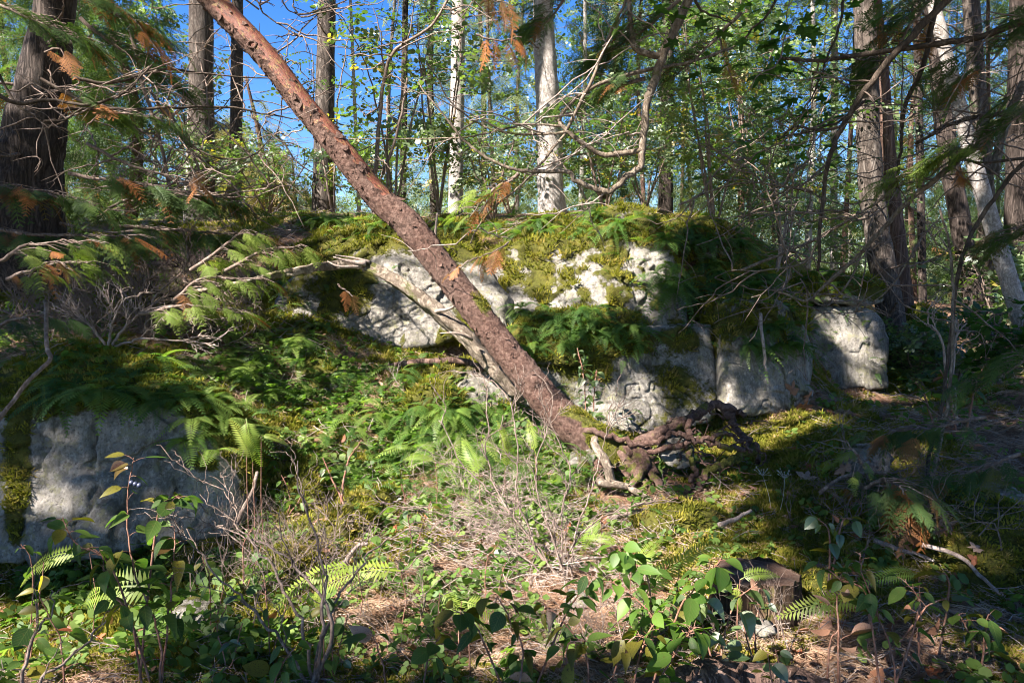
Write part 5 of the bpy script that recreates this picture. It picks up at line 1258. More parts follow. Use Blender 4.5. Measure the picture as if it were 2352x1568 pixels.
# ------------------------------------------------------------------ cedar branches with sprays
def cedar_branch(label, q, n, size, ms=SPRAY, dead=0.04, w0=5, seed=0, group=None, hang=0.2, name='cedar_branch', spread=0.35):
    pp = smooth_path([P(*x) for x in q], 8); Y = q[0][2]; root = thing(name, label, 'branch', pp[0], group); r = random.Random(seed)
    pp = wiggle(pp, .02, seed); a = Acc(); tube(a, pp, np.linspace(w0, 1.2, len(pp)) / F * Y, 6, .1, False, 1, 12); b0 = Vector(root.location)
    for k in range(n):
        t = (k + r.random()) / n; i = int((0.12 + 0.88 * t) * (len(pp) - 1)); i = min(i, len(pp) - 2)
        c = Vector(pp[i]); d = Vector(pp[i + 1] - pp[i]); base_an = math.atan2(d.y, d.x)
        an = base_an + r.choice((-1, 1)) * r.uniform(.3, 1.1) * (1 - .6 * t); off = r.random() * spread * (1 - .4 * t)
        st = c + Vector((math.cos(an), math.sin(an), -r.random() * hang)) * off
        if off > .08: tube(a, [tuple(c), tuple(c.lerp(st, .5) + Vector((0, 0, .02))), tuple(st)], [.004, .003, .002], 4, 0, False)
        m_ = r.choice(SPRAY_D if r.random() < dead else ms)
        inst('spray', m_, root, st - b0, (r.uniform(-.5, .5), r.uniform(0.05, .5) + hang, an + r.uniform(-.3, .3)), size * r.uniform(.7, 1.25))
    mk('stem', a, M['twig'], root); return root
CB = [('cedar bough crossing before the massive left trunk near the top', [(-80, -20, 5.6), (60, 40, 5.6), (180, 90, 5.7)], 16, .34, SPRAY),
      ('cedar bough at the top left between trunk and sky', [(120, -60, 6.2), (240, 20, 6.3), (360, 90, 6.4)], 18, .36, SPRAY),
      ('cedar bough hanging before the dark cedar at the upper left', [(180, 40, 6.6), (290, 120, 6.7), (400, 200, 6.8)], 18, .36, SPRAY),
      ('cedar bough halfway up the left side', [(90, 180, 6.0), (230, 250, 6.2), (380, 280, 6.3)], 12, .32, SPRAY),
      ('cedar bough low on the left behind the sunlit fronds', [(160, 400, 6.4), (290, 420, 6.4), (430, 460, 6.4)], 20, .34, SPRAY),
      ('cedar bough reaching right below the grey fir trunks', [(300, 450, 6.6), (420, 440, 6.6), (560, 470, 6.7)], 18, .34, SPRAY),
      ('shaded cedar bough crossing the foot of the massive trunk', [(-60, 420, 6.2), (80, 440, 6.2), (220, 480, 6.2)], 20, .34, SPRAY),
      ('shaded cedar bough under the massive trunk', [(-60, 520, 6.2), (120, 540, 6.2), (320, 540, 6.2)], 24, .34, SPRAY),
      ('dark cedar bough in the thicket left of the outcrop', [(260, 520, 6.8), (420, 530, 6.9), (600, 540, 7.0)], 24, .34, SPRAY),
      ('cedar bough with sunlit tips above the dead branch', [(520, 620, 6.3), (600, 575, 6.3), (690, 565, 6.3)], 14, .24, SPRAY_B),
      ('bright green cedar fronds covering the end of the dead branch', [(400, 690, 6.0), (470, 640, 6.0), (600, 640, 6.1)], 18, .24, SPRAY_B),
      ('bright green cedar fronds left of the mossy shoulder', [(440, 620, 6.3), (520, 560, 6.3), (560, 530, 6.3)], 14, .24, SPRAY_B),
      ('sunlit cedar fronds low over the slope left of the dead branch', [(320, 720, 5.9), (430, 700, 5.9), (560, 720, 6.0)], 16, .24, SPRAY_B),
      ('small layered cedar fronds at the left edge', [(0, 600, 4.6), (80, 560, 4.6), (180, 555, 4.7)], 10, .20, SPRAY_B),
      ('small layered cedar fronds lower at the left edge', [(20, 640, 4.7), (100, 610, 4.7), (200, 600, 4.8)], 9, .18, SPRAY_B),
      ('dark cedar bough at the far left middle height', [(-40, 760, 5.2), (40, 730, 5.2), (110, 720, 5.2)], 8, .22, SPRAY),
      ('drooping cedar bough at the top right beside the tall fir', [(2180, -60, 5.6), (2090, 60, 5.6), (2020, 190, 5.7)], 22, .34, SPRAY),
      ('cedar bough filling the top right corner', [(2460, -20, 5.2), (2330, 80, 5.3), (2240, 190, 5.4)], 26, .36, SPRAY),
      ('cedar bough at the right edge at upper middle height', [(2460, 180, 5.2), (2350, 260, 5.3), (2230, 330, 5.4)], 24, .34, SPRAY),
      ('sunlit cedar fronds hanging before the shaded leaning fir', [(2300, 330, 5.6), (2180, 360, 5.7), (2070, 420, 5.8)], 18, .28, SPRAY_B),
      ('cedar fronds at the right edge beside the alder trunk', [(2460, 480, 5.3), (2360, 530, 5.4), (2280, 590, 5.5)], 14, .28, SPRAY),
      ('cedar fronds hanging over the right middle ground', [(2460, 760, 5.0), (2350, 830, 5.1), (2240, 900, 5.2)], 20, .28, SPRAY),
      ('cedar fronds low at the right behind the orange spray', [(2260, 960, 5.0), (2150, 980, 5.0), (2050, 990, 5.0)], 16, .24, SPRAY),
      ('greyish cedar frond hanging left of the orange spray', [(1990, 1120, 4.4), (2030, 1100, 4.3), (2060, 1150, 4.2)], 10, .26, SPRAY),
      ('cedar fronds spreading over the grey stone at the right', [(1880, 1130, 5.0), (1950, 1090, 5.0), (2030, 1080, 5.0)], 12, .22, SPRAY),
      ('cedar fronds near the right edge above the mossy mound', [(2340, 1040, 4.6), (2230, 1080, 4.6), (2130, 1120, 4.6)], 14, .24, SPRAY),
      ('cedar bough in front of the bright trunk near the top', [(1330, -60, 6.0), (1280, 20, 6.0), (1240, 70, 6.0)], 12, .26, SPRAY),
      ('cedar twigs hanging from the hooked limb near the top', [(1560, 0, 5.6), (1460, 80, 5.6), (1380, 130, 5.7)], 18, .26, SPRAY),
      ('cedar twigs hanging below the level thin limb', [(1480, 180, 5.7), (1400, 200, 5.7), (1330, 240, 5.7)], 14, .24, SPRAY),
      ('cedar twigs hanging at the upper right of centre', [(1700, 30, 6.0), (1620, 110, 6.0), (1540, 190, 6.0)], 16, .26, SPRAY),
      ('green cedar tips below the hooked limb beside the orange sprays', [(1190, 400, 5.6), (1130, 440, 5.6), (1080, 500, 5.6)], 8, .20, SPRAY_B),
      ('low lime cedar frond stretched across the left foreground', [(480, 1330, 3.3), (620, 1345, 3.3), (720, 1310, 3.3)], 0, .2, SPRAY_B),
      ('cedar seedling frond lit up above the right undergrowth', [(1990, 1075, 4.3), (1965, 1040, 4.3), (1940, 1010, 4.3)], 5, .13, SPRAY_B)]
for k, (lab, q, n, s, ms) in enumerate(CB):
    if lab.endswith('right corner') or 'right edge at' in lab or 'over the right middle' in lab: n = n * .45
    if n: cedar_branch(lab, q, int(n * 2.3), s * .78, ms, seed=k + 50, dead=0.12 if ms is SPRAY and k < 9 else 0.05)
DB = [('orange dead cedar spray hanging from the top in front of the sky', [(1090, -30, 5.0), (1130, 0, 5.0), (1170, 10, 5.0)], 5, .19),
      ('wide orange dead cedar spray below the one at the top edge', [(1095, 85, 5.0), (1150, 90, 5.0), (1200, 88, 5.0)], 7, .17),
      ('orange dead cedar spray above the mossy outcrop', [(1180, 410, 5.5), (1140, 440, 5.5), (1095, 500, 5.5)], 7, .17),
      ('orange dead cedar spray hanging beside the leaning trunk', [(1170, 560, 5.4), (1130, 580, 5.4), (1100, 590, 5.4)], 6, .17),
      ('small curved orange cedar spray in front of the leaning trunk', [(1100, 590, 5.3), (1060, 610, 5.3), (1030, 628, 5.3)], 3, .13),
      ('pinkish dead cedar sprig hanging before the sloping boulder', [(775, 650, 5.6), (790, 665, 5.6), (810, 680, 5.6)], 3, .13),
      ('large orange dead cedar spray hanging at the right', [(2070, 1115, 4.1), (2075, 1130, 4.1), (2090, 1150, 4.1)], 5, .26),
      ('rusty dead cedar frond lying at the right of the orange spray', [(2200, 1150, 4.5), (2250, 1165, 4.5), (2290, 1180, 4.5)], 4, .17),
      ('rusty dead cedar sprig low at the left edge', [(60, 640, 4.6), (110, 600, 4.6), (170, 620, 4.6)], 4, .16),
      ('brown dead cedar sprays among the green at the upper left', [(290, 30, 6.2), (330, 70, 6.2), (370, 130, 6.2)], 6, .22),
      ('brown dead cedar sprig before the grey fir trunk', [(440, 380, 6.2), (450, 410, 6.2), (455, 430, 6.2)], 4, .18),
      ('rust coloured cedar sprig before the massive left trunk', [(100, 120, 5.2), (130, 110, 5.2), (150, 130, 5.2)], 3, .18),
      ('orange cedar sprig hanging left of the grey fir trunks', [(340, 230, 5.5), (370, 235, 5.5), (395, 245, 5.5)], 3, .15),
      ('orange tinged cedar sprays at the upper right of centre', [(1650, 60, 6.4), (1660, 120, 6.4), (1680, 190, 6.4)], 6, .2),
      ('rusty cedar sprays beside the tall fir at the top right', [(2090, 20, 5.8), (2110, 60, 5.8), (2140, 90, 5.8)], 5, .18),
      ('rusty cedar sprig before the shaded leaning fir', [(2180, 370, 5.6), (2200, 390, 5.6), (2220, 410, 5.6)], 4, .16)]
for k, (lab, q, n, s) in enumerate(DB):
    cedar_branch(lab, q, n, s, SPRAY_D, 1.0, 2.5, seed=k + 120, hang=0.75 if k in (0, 1, 3, 5, 6) else 0.35, name='dead_cedar_spray', spread=.05)

# ------------------------------------------------------------------ ferns
def fern(label, p, nrm, size, nf, ms=FROND, group=None, seed=0, out=0.6, az=None):
    r = random.Random(seed); root = thing('fern', label, 'fern', p, group)
    a0 = az if az is not None else r.uniform(0, 6.28); span = 2.2 if az is not None else 6.28
    for k in range(nf):
        an = a0 + (k - nf / 2 + .5) / nf * span + r.uniform(-.25, .25)
        lift = r.uniform(-out, 0.15)
        inst('frond', r.choice(ms), root, Vector(nrm) * .01, (r.uniform(-.25, .25), lift, an), size * r.uniform(.7, 1.2))
    return root
FZ = [ # centre u, v, half widths, count, size, fronds, label, group, mats
    (300, 880, 190, 55, 22, .25, 5, 'small fern drooping over the top edge of the left foreground boulder', 'ferns on the left foreground boulder', FROND),
    (500, 985, 80, 70, 16, .23, 4, 'small fern hanging on the right corner of the left foreground boulder', 'ferns at the corner of the left boulder', FROND),
    (610, 830, 120, 90, 44, .24, 5, 'green fern on the slope between the left boulder and the outcrop', 'ferns on the left slope', FROND),
    (760, 500, 130, 25, 26, .30, 6, 'fern on the mossy plateau left of the leaning trunk', 'ferns on the plateau left of the leaning trunk', FROND),
    (1140, 520, 120, 22, 20, .26, 6, 'fern on top of the outcrop between the leaning trunk and the moss dome', 'ferns on the outcrop top', FROND),
    (1440, 515, 110, 22, 14, .24, 5, 'fern on the outcrop top right of the moss dome', 'ferns right of the moss dome', FROND),
    (1640, 600, 120, 80, 40, .32, 6, 'shaded fern on the rock shoulder right of the outcrop', 'ferns on the right rock shoulder', FROND),
    (1340, 750, 150, 50, 30, .25, 6, 'fern on the ledge between the outcrop boulders', 'ferns on the outcrop ledge', FROND),
    (1780, 760, 80, 50, 14, .26, 5, 'dark fern hanging over the right end boulder', 'ferns over the right end boulder', FROND),
    (1940, 650, 80, 25, 10, .28, 5, 'fern on the slab above the square pale block', 'ferns on the slab', FROND),
    (1120, 1010, 190, 70, 46, .26, 6, 'sunlit fern on the bank just below the leaning trunk', 'ferns below the leaning trunk', FROND),
    (880, 1020, 200, 90, 30, .22, 5, 'small sunlit fern on the bank between left boulder and leaning trunk', 'ferns on the sunny bank', FROND),
    (880, 850, 130, 25, 12, .22, 5, 'fern growing from the crack under the sloping boulder', 'ferns under the sloping boulder', FROND),
    (2130, 900, 120, 40, 8, .24, 5, 'shaded fern near the foot of the big right hand trunks', 'ferns near the right hand trunks', FROND),
    (1230, 1130, 120, 60, 12, .2, 5, 'small fern among the twigs of the sunny tangle', 'ferns in the sunny tangle', FROND),
]
fi = 0
for (cu, cv, ru, rv, n, s, nf, lab, grp, ms) in FZ:
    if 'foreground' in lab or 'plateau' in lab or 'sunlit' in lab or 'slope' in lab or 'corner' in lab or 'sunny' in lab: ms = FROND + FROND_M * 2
    for k in range(n):
        h = hit(cu + R.uniform(-1, 1) * ru, cv + R.uniform(-1, 1) * rv)
        if not h or h[0].y > 16: continue
        p, nr = h; fi += 1
        if nr.z < -0.2: continue
        az = math.atan2(nr.y, nr.x) if nr.z < .75 else None
        fern(lab, p, nr, 1.2 * s * R.uniform(.7, 1.25) * (1.0 if p.y < 9.5 else 1.2), nf, ms, grp, fi, .5, az)
# individually recognisable foreground fronds
def single_frond(label, u0, v0, Y0, u1, v1, Y1, ms, name='fern', arch=0.15, wide=1.0):
    a = P(u0, v0, Y0); b = P(u1, v1, Y1); d = b - a; L = d.length * 1.06
    g = drop(a.x, a.y)[0]; root = thing(name, label, 'fern', (a.x, a.y, g.z)); st = Acc()
    tube(st, [tuple(g), tuple(a.lerp(g, .5) - d * .06), tuple(a)], [.003, .003, .002], 5, 0, False); mk('stalk', st, M['stem_red'], root)
    me = R.choice(ms); q = d.to_track_quat('X', 'Z')
    o = inst('frond', me, root, a - Vector(root.location), q.to_euler(), L); o.rotation_euler.rotate_axis('X', R.uniform(.4, .9) * (1 if d.x > 0 else -1)); return root
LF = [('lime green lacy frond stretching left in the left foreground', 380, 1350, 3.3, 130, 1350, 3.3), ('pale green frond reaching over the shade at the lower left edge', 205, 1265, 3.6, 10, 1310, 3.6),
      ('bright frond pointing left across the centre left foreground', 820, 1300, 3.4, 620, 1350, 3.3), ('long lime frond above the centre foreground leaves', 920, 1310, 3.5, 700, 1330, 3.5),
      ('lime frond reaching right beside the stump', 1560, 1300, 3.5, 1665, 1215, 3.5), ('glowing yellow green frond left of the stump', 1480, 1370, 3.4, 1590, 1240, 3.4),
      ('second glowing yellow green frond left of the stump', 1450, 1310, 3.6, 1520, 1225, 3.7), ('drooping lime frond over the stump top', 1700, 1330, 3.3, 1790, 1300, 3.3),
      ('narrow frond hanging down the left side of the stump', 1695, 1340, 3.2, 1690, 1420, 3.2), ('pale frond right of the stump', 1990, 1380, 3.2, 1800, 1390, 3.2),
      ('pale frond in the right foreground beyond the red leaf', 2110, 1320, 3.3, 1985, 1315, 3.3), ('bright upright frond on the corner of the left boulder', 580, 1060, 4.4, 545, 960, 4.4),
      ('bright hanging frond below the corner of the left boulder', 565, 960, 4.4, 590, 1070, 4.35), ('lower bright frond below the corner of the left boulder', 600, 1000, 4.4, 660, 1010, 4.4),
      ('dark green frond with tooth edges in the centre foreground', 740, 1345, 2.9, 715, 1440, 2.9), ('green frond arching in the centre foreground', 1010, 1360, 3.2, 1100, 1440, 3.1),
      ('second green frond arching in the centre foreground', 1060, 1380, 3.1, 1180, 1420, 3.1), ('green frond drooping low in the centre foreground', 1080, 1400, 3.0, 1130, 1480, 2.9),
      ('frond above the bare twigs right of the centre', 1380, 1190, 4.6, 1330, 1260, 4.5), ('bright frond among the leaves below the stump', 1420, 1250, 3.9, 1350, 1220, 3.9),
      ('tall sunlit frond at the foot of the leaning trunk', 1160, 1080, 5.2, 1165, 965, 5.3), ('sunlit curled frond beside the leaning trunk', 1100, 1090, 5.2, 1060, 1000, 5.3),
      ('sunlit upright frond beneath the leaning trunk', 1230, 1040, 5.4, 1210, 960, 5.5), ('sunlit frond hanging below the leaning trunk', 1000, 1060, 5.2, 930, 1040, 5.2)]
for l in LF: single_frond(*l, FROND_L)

# ------------------------------------------------------------------ broad leaved shrubs in the foreground
def shrub(label, stems, leaves, size, seed=0, mats=LEAF, old=0.12, deadf=0.04, mat='stem_red', name='shrub', w=3.0, extra=None, group=None):
    """stems: pixel paths (u, v, Y), the first point on the ground"""
    r = random.Random(seed); q0 = P(*stems[0][0]); g = drop(q0.x, q0.y)[0]; root = thing(name, label, 'shrub', g, group); b0 = Vector(root.location)
    for s in stems:
        pts = [P(*x) for x in s]; pts[0] = Vector((pts[0].x, pts[0].y, min(pts[0].z, drop(pts[0].x, pts[0].y)[0].z)))
        pp = wiggle(smooth_path(pts, 7), .008, seed + int(s[0][0]), 1.5); Y = s[0][2]
        a = Acc(); tube(a, pp, np.linspace(w, 1.1, len(pp)) / F * Y, 7, .1, False, seed, 25)
        n = max(2, int(leaves * 1.35) // len(stems)); lv = []
        for k in range(n):
            t = 0.25 + 0.75 * (k + .5) / n; i = min(int(t * (len(pp) - 1)), len(pp) - 2); c = Vector(pp[i]); d = Vector(pp[i + 1] - pp[i]).normalized()
            an = k * 2.4 + r.uniform(-.4, .4); out = Vector((math.cos(an), math.sin(an), r.uniform(-.1, .25))) + d * .35
            st = c + out.normalized() * size * r.uniform(.15, .6)
            tube(a, [tuple(c), tuple(c.lerp(st, .5) + Vector((0, 0, .004))), tuple(st)], [.0016, .0014, .001], 4, 0, False)
            x = r.random(); me = r.choice(LEAF_D) if x < deadf else r.choice(LEAF_O) if x < deadf + old else r.choice(mats)
            k_ = size * r.uniform(.5, 1.25); inst('leaf', me, root, st - b0, (r.uniform(-.8, .8), r.uniform(-.3, .9), an + r.uniform(-.5, .5)), (k_, k_ * r.uniform(.75, 1.15), k_ * r.uniform(.3, 2.2)))
        mk('stem', a, M[mat], root)
    return root
sh = shrub('tall dark leaved salal shrub in front of the left boulder', [[(365, 1600, 2.75), (368, 1480, 2.75), (340, 1390, 2.78), (305, 1300, 2.8), (290, 1180, 2.85), (300, 1085, 2.85), (310, 1050, 2.85)],
    [(366, 1480, 2.75), (390, 1380, 2.8), (400, 1290, 2.85), (400, 1200, 2.9)], [(345, 1400, 2.78), (260, 1310, 2.75), (180, 1250, 2.75), (140, 1190, 2.8)], [(310, 1300, 2.8), (360, 1200, 2.85), (395, 1150, 2.9), (415, 1140, 2.9)],
    [(330, 1560, 2.7), (300, 1420, 2.7), (250, 1350, 2.75), (230, 1260, 2.8)]], 70, .09, 1, old=.16)
for k in range(3):
    u_, v_ = ICO.setdefault(2, ico(2)); bb = Acc(); bb.add(u_ * .010, v_); c = P(302 + k * 9, 1108 + k * 3, 2.84)
    o = mk('berry', bb, M['berry'], None); o.parent = sh; o.location = c - Vector(sh.location)
shrub('salal sprig with hanging leaves in the bottom left corner', [[(40, 1600, 2.7), (60, 1500, 2.8), (90, 1420, 2.9)], [(150, 1600, 2.7), (140, 1480, 2.75), (90, 1370, 2.8)]], 14, .095, 2, w=2.5)
shrub('glossy salal shrub sunlit in the centre right foreground', [[(1440, 1620, 2.6), (1470, 1500, 2.7), (1500, 1420, 2.75), (1440, 1360, 2.8), (1400, 1330, 2.8)], [(1470, 1500, 2.7), (1560, 1400, 2.75), (1620, 1330, 2.8), (1660, 1280, 2.8)],
    [(1500, 1430, 2.75), (1490, 1340, 2.8), (1440, 1290, 2.85), (1420, 1250, 2.9)], [(1470, 1520, 2.7), (1560, 1480, 2.65), (1600, 1440, 2.65)]], 80, .09, 3, old=.05, deadf=.02, mats=meshes('bright_salal_leaf', [outline_leaf(OVATE, .12, .15), outline_leaf(ROUND, .12, .2)], M['bright_salal'], True))
shrub('salal shrub with shaded leaves in the bottom centre', [[(1180, 1620, 2.6), (1200, 1500, 2.7), (1170, 1420, 2.75), (1140, 1370, 2.8)], [(1200, 1500, 2.7), (1290, 1430, 2.75), (1330, 1360, 2.8), (1360, 1320, 2.8)], [(1190, 1560, 2.65), (1100, 1450, 2.7), (1040, 1400, 2.75)]], 48, .08, 4)
shrub('salal shrub with spotted yellow leaves below the centre', [[(1330, 1640, 2.55), (1350, 1530, 2.6), (1290, 1420, 2.65), (1250, 1390, 2.7)], [(1350, 1530, 2.6), (1440, 1480, 2.65), (1500, 1470, 2.65)], [(1345, 1560, 2.6), (1300, 1500, 2.55), (1340, 1470, 2.6)]], 24, .09, 5, old=.6)
shrub('salal shrub rising right of the stump', [[(2060, 1620, 2.7), (2050, 1500, 2.8), (2010, 1400, 2.85), (1980, 1310, 2.9), (1975, 1270, 2.95)], [(2050, 1500, 2.8), (2110, 1400, 2.85), (2080, 1330, 2.9)], [(2030, 1450, 2.8), (1990, 1370, 2.85), (1930, 1330, 2.9), (1880, 1290, 2.95)]], 34, .08, 6)
shrub('small green shrub at the lower right edge', [[(2250, 1560, 3.0), (2260, 1460, 3.0), (2270, 1410, 3.0)], [(2255, 1500, 3.0), (2220, 1440, 3.0), (2200, 1410, 3.0)]], 14, .10, 7)
shrub('bright leaved sprig at the bottom right of centre', [[(1800, 1620, 2.6), (1790, 1540, 2.65), (1780, 1490, 2.65)], [(1795, 1560, 2.6), (1760, 1500, 2.6)]], 9, .07, 8, mats=BROADL)
shrub('salal leaves in deep shade along the bottom left of centre', [[(620, 1620, 2.6), (640, 1540, 2.6), (680, 1480, 2.65)], [(900, 1620, 2.6), (880, 1530, 2.65), (850, 1450, 2.7)], [(960, 1620, 2.6), (980, 1520, 2.65), (1010, 1460, 2.7)]], 30, .085, 9)
shrub('leafy sprig between the centre shrub and the stump', [[(1640, 1600, 2.8), (1660, 1480, 2.9), (1690, 1380, 3.0), (1740, 1340, 3.0)], [(1660, 1480, 2.9), (1610, 1420, 2.9), (1590, 1370, 2.9)]], 18, .085, 10, old=.03, mats=BROADL)
shrub('small leafed sprig standing before the stump front', [[(1740, 1480, 3.1), (1735, 1420, 3.1), (1755, 1380, 3.1)], [(1740, 1450, 3.1), (1700, 1400, 3.1)]], 9, .06, 11, mats=BROADL)
shrub('shiny leaf pair on a thin arching twig at the lower right', [[(2050, 1420, 3.2), (2120, 1400, 3.15), (2180, 1370, 3.1)], [(2160, 1400, 3.15), (2180, 1340, 3.1), (2150, 1310, 3.1)]], 5, .09, 12, mats=BROADL)
shrub('sprig of round green leaves above the stump at the right', [[(1900, 1290, 3.7), (1905, 1230, 3.75), (1880, 1190, 3.8)], [(1900, 1260, 3.7), (1930, 1210, 3.75), (1960, 1190, 3.8)]], 12, .075, 13, mats=BROADL)
shrub('vine of small leaves hanging before the pale granite face', [[(1340, 1000, 6.5), (1345, 930, 6.55), (1340, 860, 6.6), (1325, 800, 6.7)], [(1360, 980, 6.5), (1365, 900, 6.55), (1370, 850, 6.6)]], 44, .075, 14, old=0, mats=BROADL, w=1.5)
shrub('leafy sprig with red stem at the left of the sunny bank', [[(780, 1120, 5.0), (800, 1060, 5.1), (830, 1010, 5.1)], [(790, 1100, 5.0), (740, 1050, 5.1)]], 16, .07, 15, mats=BROADL)
shrub('dark leaved shrub at the foot of the right undergrowth', [[(2200, 960, 6.5), (2180, 900, 6.6), (2160, 850, 6.7)], [(2220, 960, 6.5), (2240, 890, 6.6), (2260, 840, 6.7)], [(2150, 960, 6.6), (2120, 900, 6.7), (2090, 870, 6.8)]], 50, .11, 16)
shrub('single red brown leaf on a stem beyond the stump at the right', [[(1930, 1480, 2.9), (1925, 1400, 2.9), (1915, 1340, 2.9)]], 3, .10, 17, deadf=1.0)
shrub('curled pale brown leaves on a thin stem at the lower right', [[(2110, 1500, 3.0), (2112, 1440, 3.0), (2115, 1400, 3.0)], [(1900, 1560, 2.9), (1905, 1480, 2.9), (1928, 1440, 2.9)]], 4, .085, 18, deadf=1.0)
for k, (u0, v0, Y, n, s) in enumerate([(480, 1330, 3.3, 14, .07), (560, 1260, 3.9, 12, .06), (620, 1380, 3.1, 16, .07), (60, 1300, 3.5, 10, .07), (520, 1440, 2.9, 12, .07), (760, 1420, 2.9, 12, .08), (1120, 1300, 3.5, 12, .07), (950, 1160, 4.5, 14, .06), (660, 1140, 4.9, 14, .06)]):
    shrub('low leafy seedling with small oval leaves in the foreground undergrowth', [[(u0, v0 + 40, Y), (u0 + R.uniform(-20, 20), v0, Y), (u0 + R.uniform(-30, 30), v0 - 50, Y)], [(u0, v0 + 40, Y), (u0 + 40, v0 - 10, Y)]], n, s, 30 + k, mats=LEAF + BROADL, name='seedling', group='low leafy seedlings', w=1.6)

# bare twiggy shrubs
def bare_shrub(label, base, tips, w, mat, seed, depth=2, dens=4):
    b = P(*base); g = drop(b.x, b.y)[0]; root = thing('bare_shrub', label, 'shrub', g); r = random.Random(seed)
    for t in tips:
        pts = [g] + [P(*x) for x in t]; pp = wiggle(smooth_path(pts, 8), .02, seed + int(t[-1][0]), 2.0); a = Acc(); Y = base[2]
        tube(a, pp, np.linspace(w, 1.3, len(pp)) / F * Y, 6, .15, False, seed, 20)
        def sub(pth, rad, L, dep):
            for k in range(dens):
                i = r.randint(len(pth) // 4, len(pth) - 1); c = pth[i]; d0 = pth[min(i, len(pth) - 1)] - pth[max(i - 2, 0)]; d0 = d0 / (np.linalg.norm(d0) + 1e-6)
                d = d0 + np.array([r.uniform(-1, 1), r.uniform(-.8, .8), r.uniform(-.6, .8)]) * .8; d = d / np.linalg.norm(d) * L * r.uniform(.5, 1.1)
                sp = wiggle(smooth_path([c, c + d * .5 + np.array([r.uniform(-.03, .03), 0, r.uniform(-.02, .03)]), c + d], 4), .018, r.randint(0, 9999), 2)
                tube(a, sp, np.linspace(rad, rad * .5, len(sp)), 4, 0, False)
                if dep: sub(sp, rad * .65, L * .6, dep - 1)
        sub(pp, 1.6 / F * Y, .28, depth - 1)
        mk('stem', a, M[mat], root)
    return root
bare_shrub('bleached bare shrub with forking twigs in front of the leaning trunk foot', (1300, 1400, 4.2), [[(1290, 1330, 4.25), (1210, 1220, 4.35), (1140, 1140, 4.45), (1060, 1060, 4.5), (1010, 960, 4.6)], [(1300, 1300, 4.25), (1330, 1200, 4.3), (1370, 1080, 4.4), (1400, 980, 4.4)],
    [(1295, 1330, 4.2), (1290, 1180, 4.3), (1310, 1080, 4.35), (1260, 960, 4.4)], [(1280, 1340, 4.2), (1180, 1260, 4.3), (1100, 1200, 4.4), (1010, 1180, 4.4), (900, 1150, 4.4)], [(1310, 1330, 4.2), (1330, 1230, 4.3), (1420, 1170, 4.35), (1500, 1150, 4.4)],
    [(1240, 1270, 4.3), (1190, 1140, 4.4), (1190, 1040, 4.5), (1170, 920, 4.6), (1130, 870, 4.7)], [(1290, 1300, 4.2), (1230, 1100, 4.4), (1270, 930, 4.6), (1230, 850, 4.7)], [(1250, 1280, 4.3), (1130, 1100, 4.5), (1120, 950, 4.7), (1110, 860, 4.8)]], 2.4, 'twig', 71, 2, 5)
bare_shrub('grey bare shrub with dark stems in the left centre foreground', (720, 1560, 2.8), [[(750, 1440, 2.85), (800, 1340, 2.9), (870, 1250, 2.95), (960, 1210, 3.0)], [(700, 1450, 2.8), (640, 1330, 2.85), (560, 1220, 2.9), (520, 1130, 3.0)], [(740, 1420, 2.8), (740, 1280, 2.9), (690, 1150, 3.0), (684, 1060, 3.0)],
    [(760, 1430, 2.8), (690, 1310, 2.9), (610, 1250, 2.9), (480, 1200, 2.95)], [(650, 1480, 2.8), (560, 1380, 2.8), (480, 1300, 2.8), (430, 1210, 2.9)]], 5.0, 'twig', 72, 2, 4)
bare_shrub('dark leafless stems leaning in the bottom left corner', (30, 1600, 2.6), [[(60, 1500, 2.6), (110, 1420, 2.65), (125, 1350, 2.7)], [(100, 1560, 2.6), (200, 1480, 2.7), (260, 1400, 2.75)]], 5, 'twig', 73, 1, 3)
bare_shrub('bare twigs with small knots at the far right middle ground', (2200, 860, 7.0), [[(2160, 780, 7.0), (2130, 740, 7.0), (2140, 690, 7.0)], [(2190, 800, 7.0), (2220, 740, 7.0)]], 3.5, 'twig_pale', 74, 2, 4)
bare_shrub('dead bare bush on the shaded slope below the massive left trunk', (330, 740, 6.6), [[(300, 690, 6.6), (240, 640, 6.7), (180, 600, 6.8)], [(360, 680, 6.6), (420, 620, 6.7), (440, 560, 6.8)], [(320, 690, 6.6), (340, 620, 6.7), (300, 560, 6.8)], [(350, 700, 6.5), (430, 690, 6.5), (520, 690, 6.5)]], 4, 'twig', 75, 2, 6)
bare_shrub('pale dead twigs strewn over the slope behind the left boulder', (250, 790, 6.0), [[(200, 740, 6.0), (120, 700, 6.1)], [(300, 740, 6.0), (380, 700, 6.0), (450, 720, 6.0)], [(260, 740, 6.0), (280, 690, 6.1)], [(320, 780, 5.9), (420, 780, 5.9)]], 3.5, 'twig_pale', 76, 2, 6)
bare_shrub('dark twig thicket left of the dead branch', (480, 700, 6.9), [[(440, 640, 6.9), (380, 600, 7.0)], [(500, 640, 6.9), (540, 590, 7.0)], [(460, 660, 6.8), (400, 680, 6.8), (330, 660, 6.8)]], 4, 'twig_dark', 77, 2, 6)
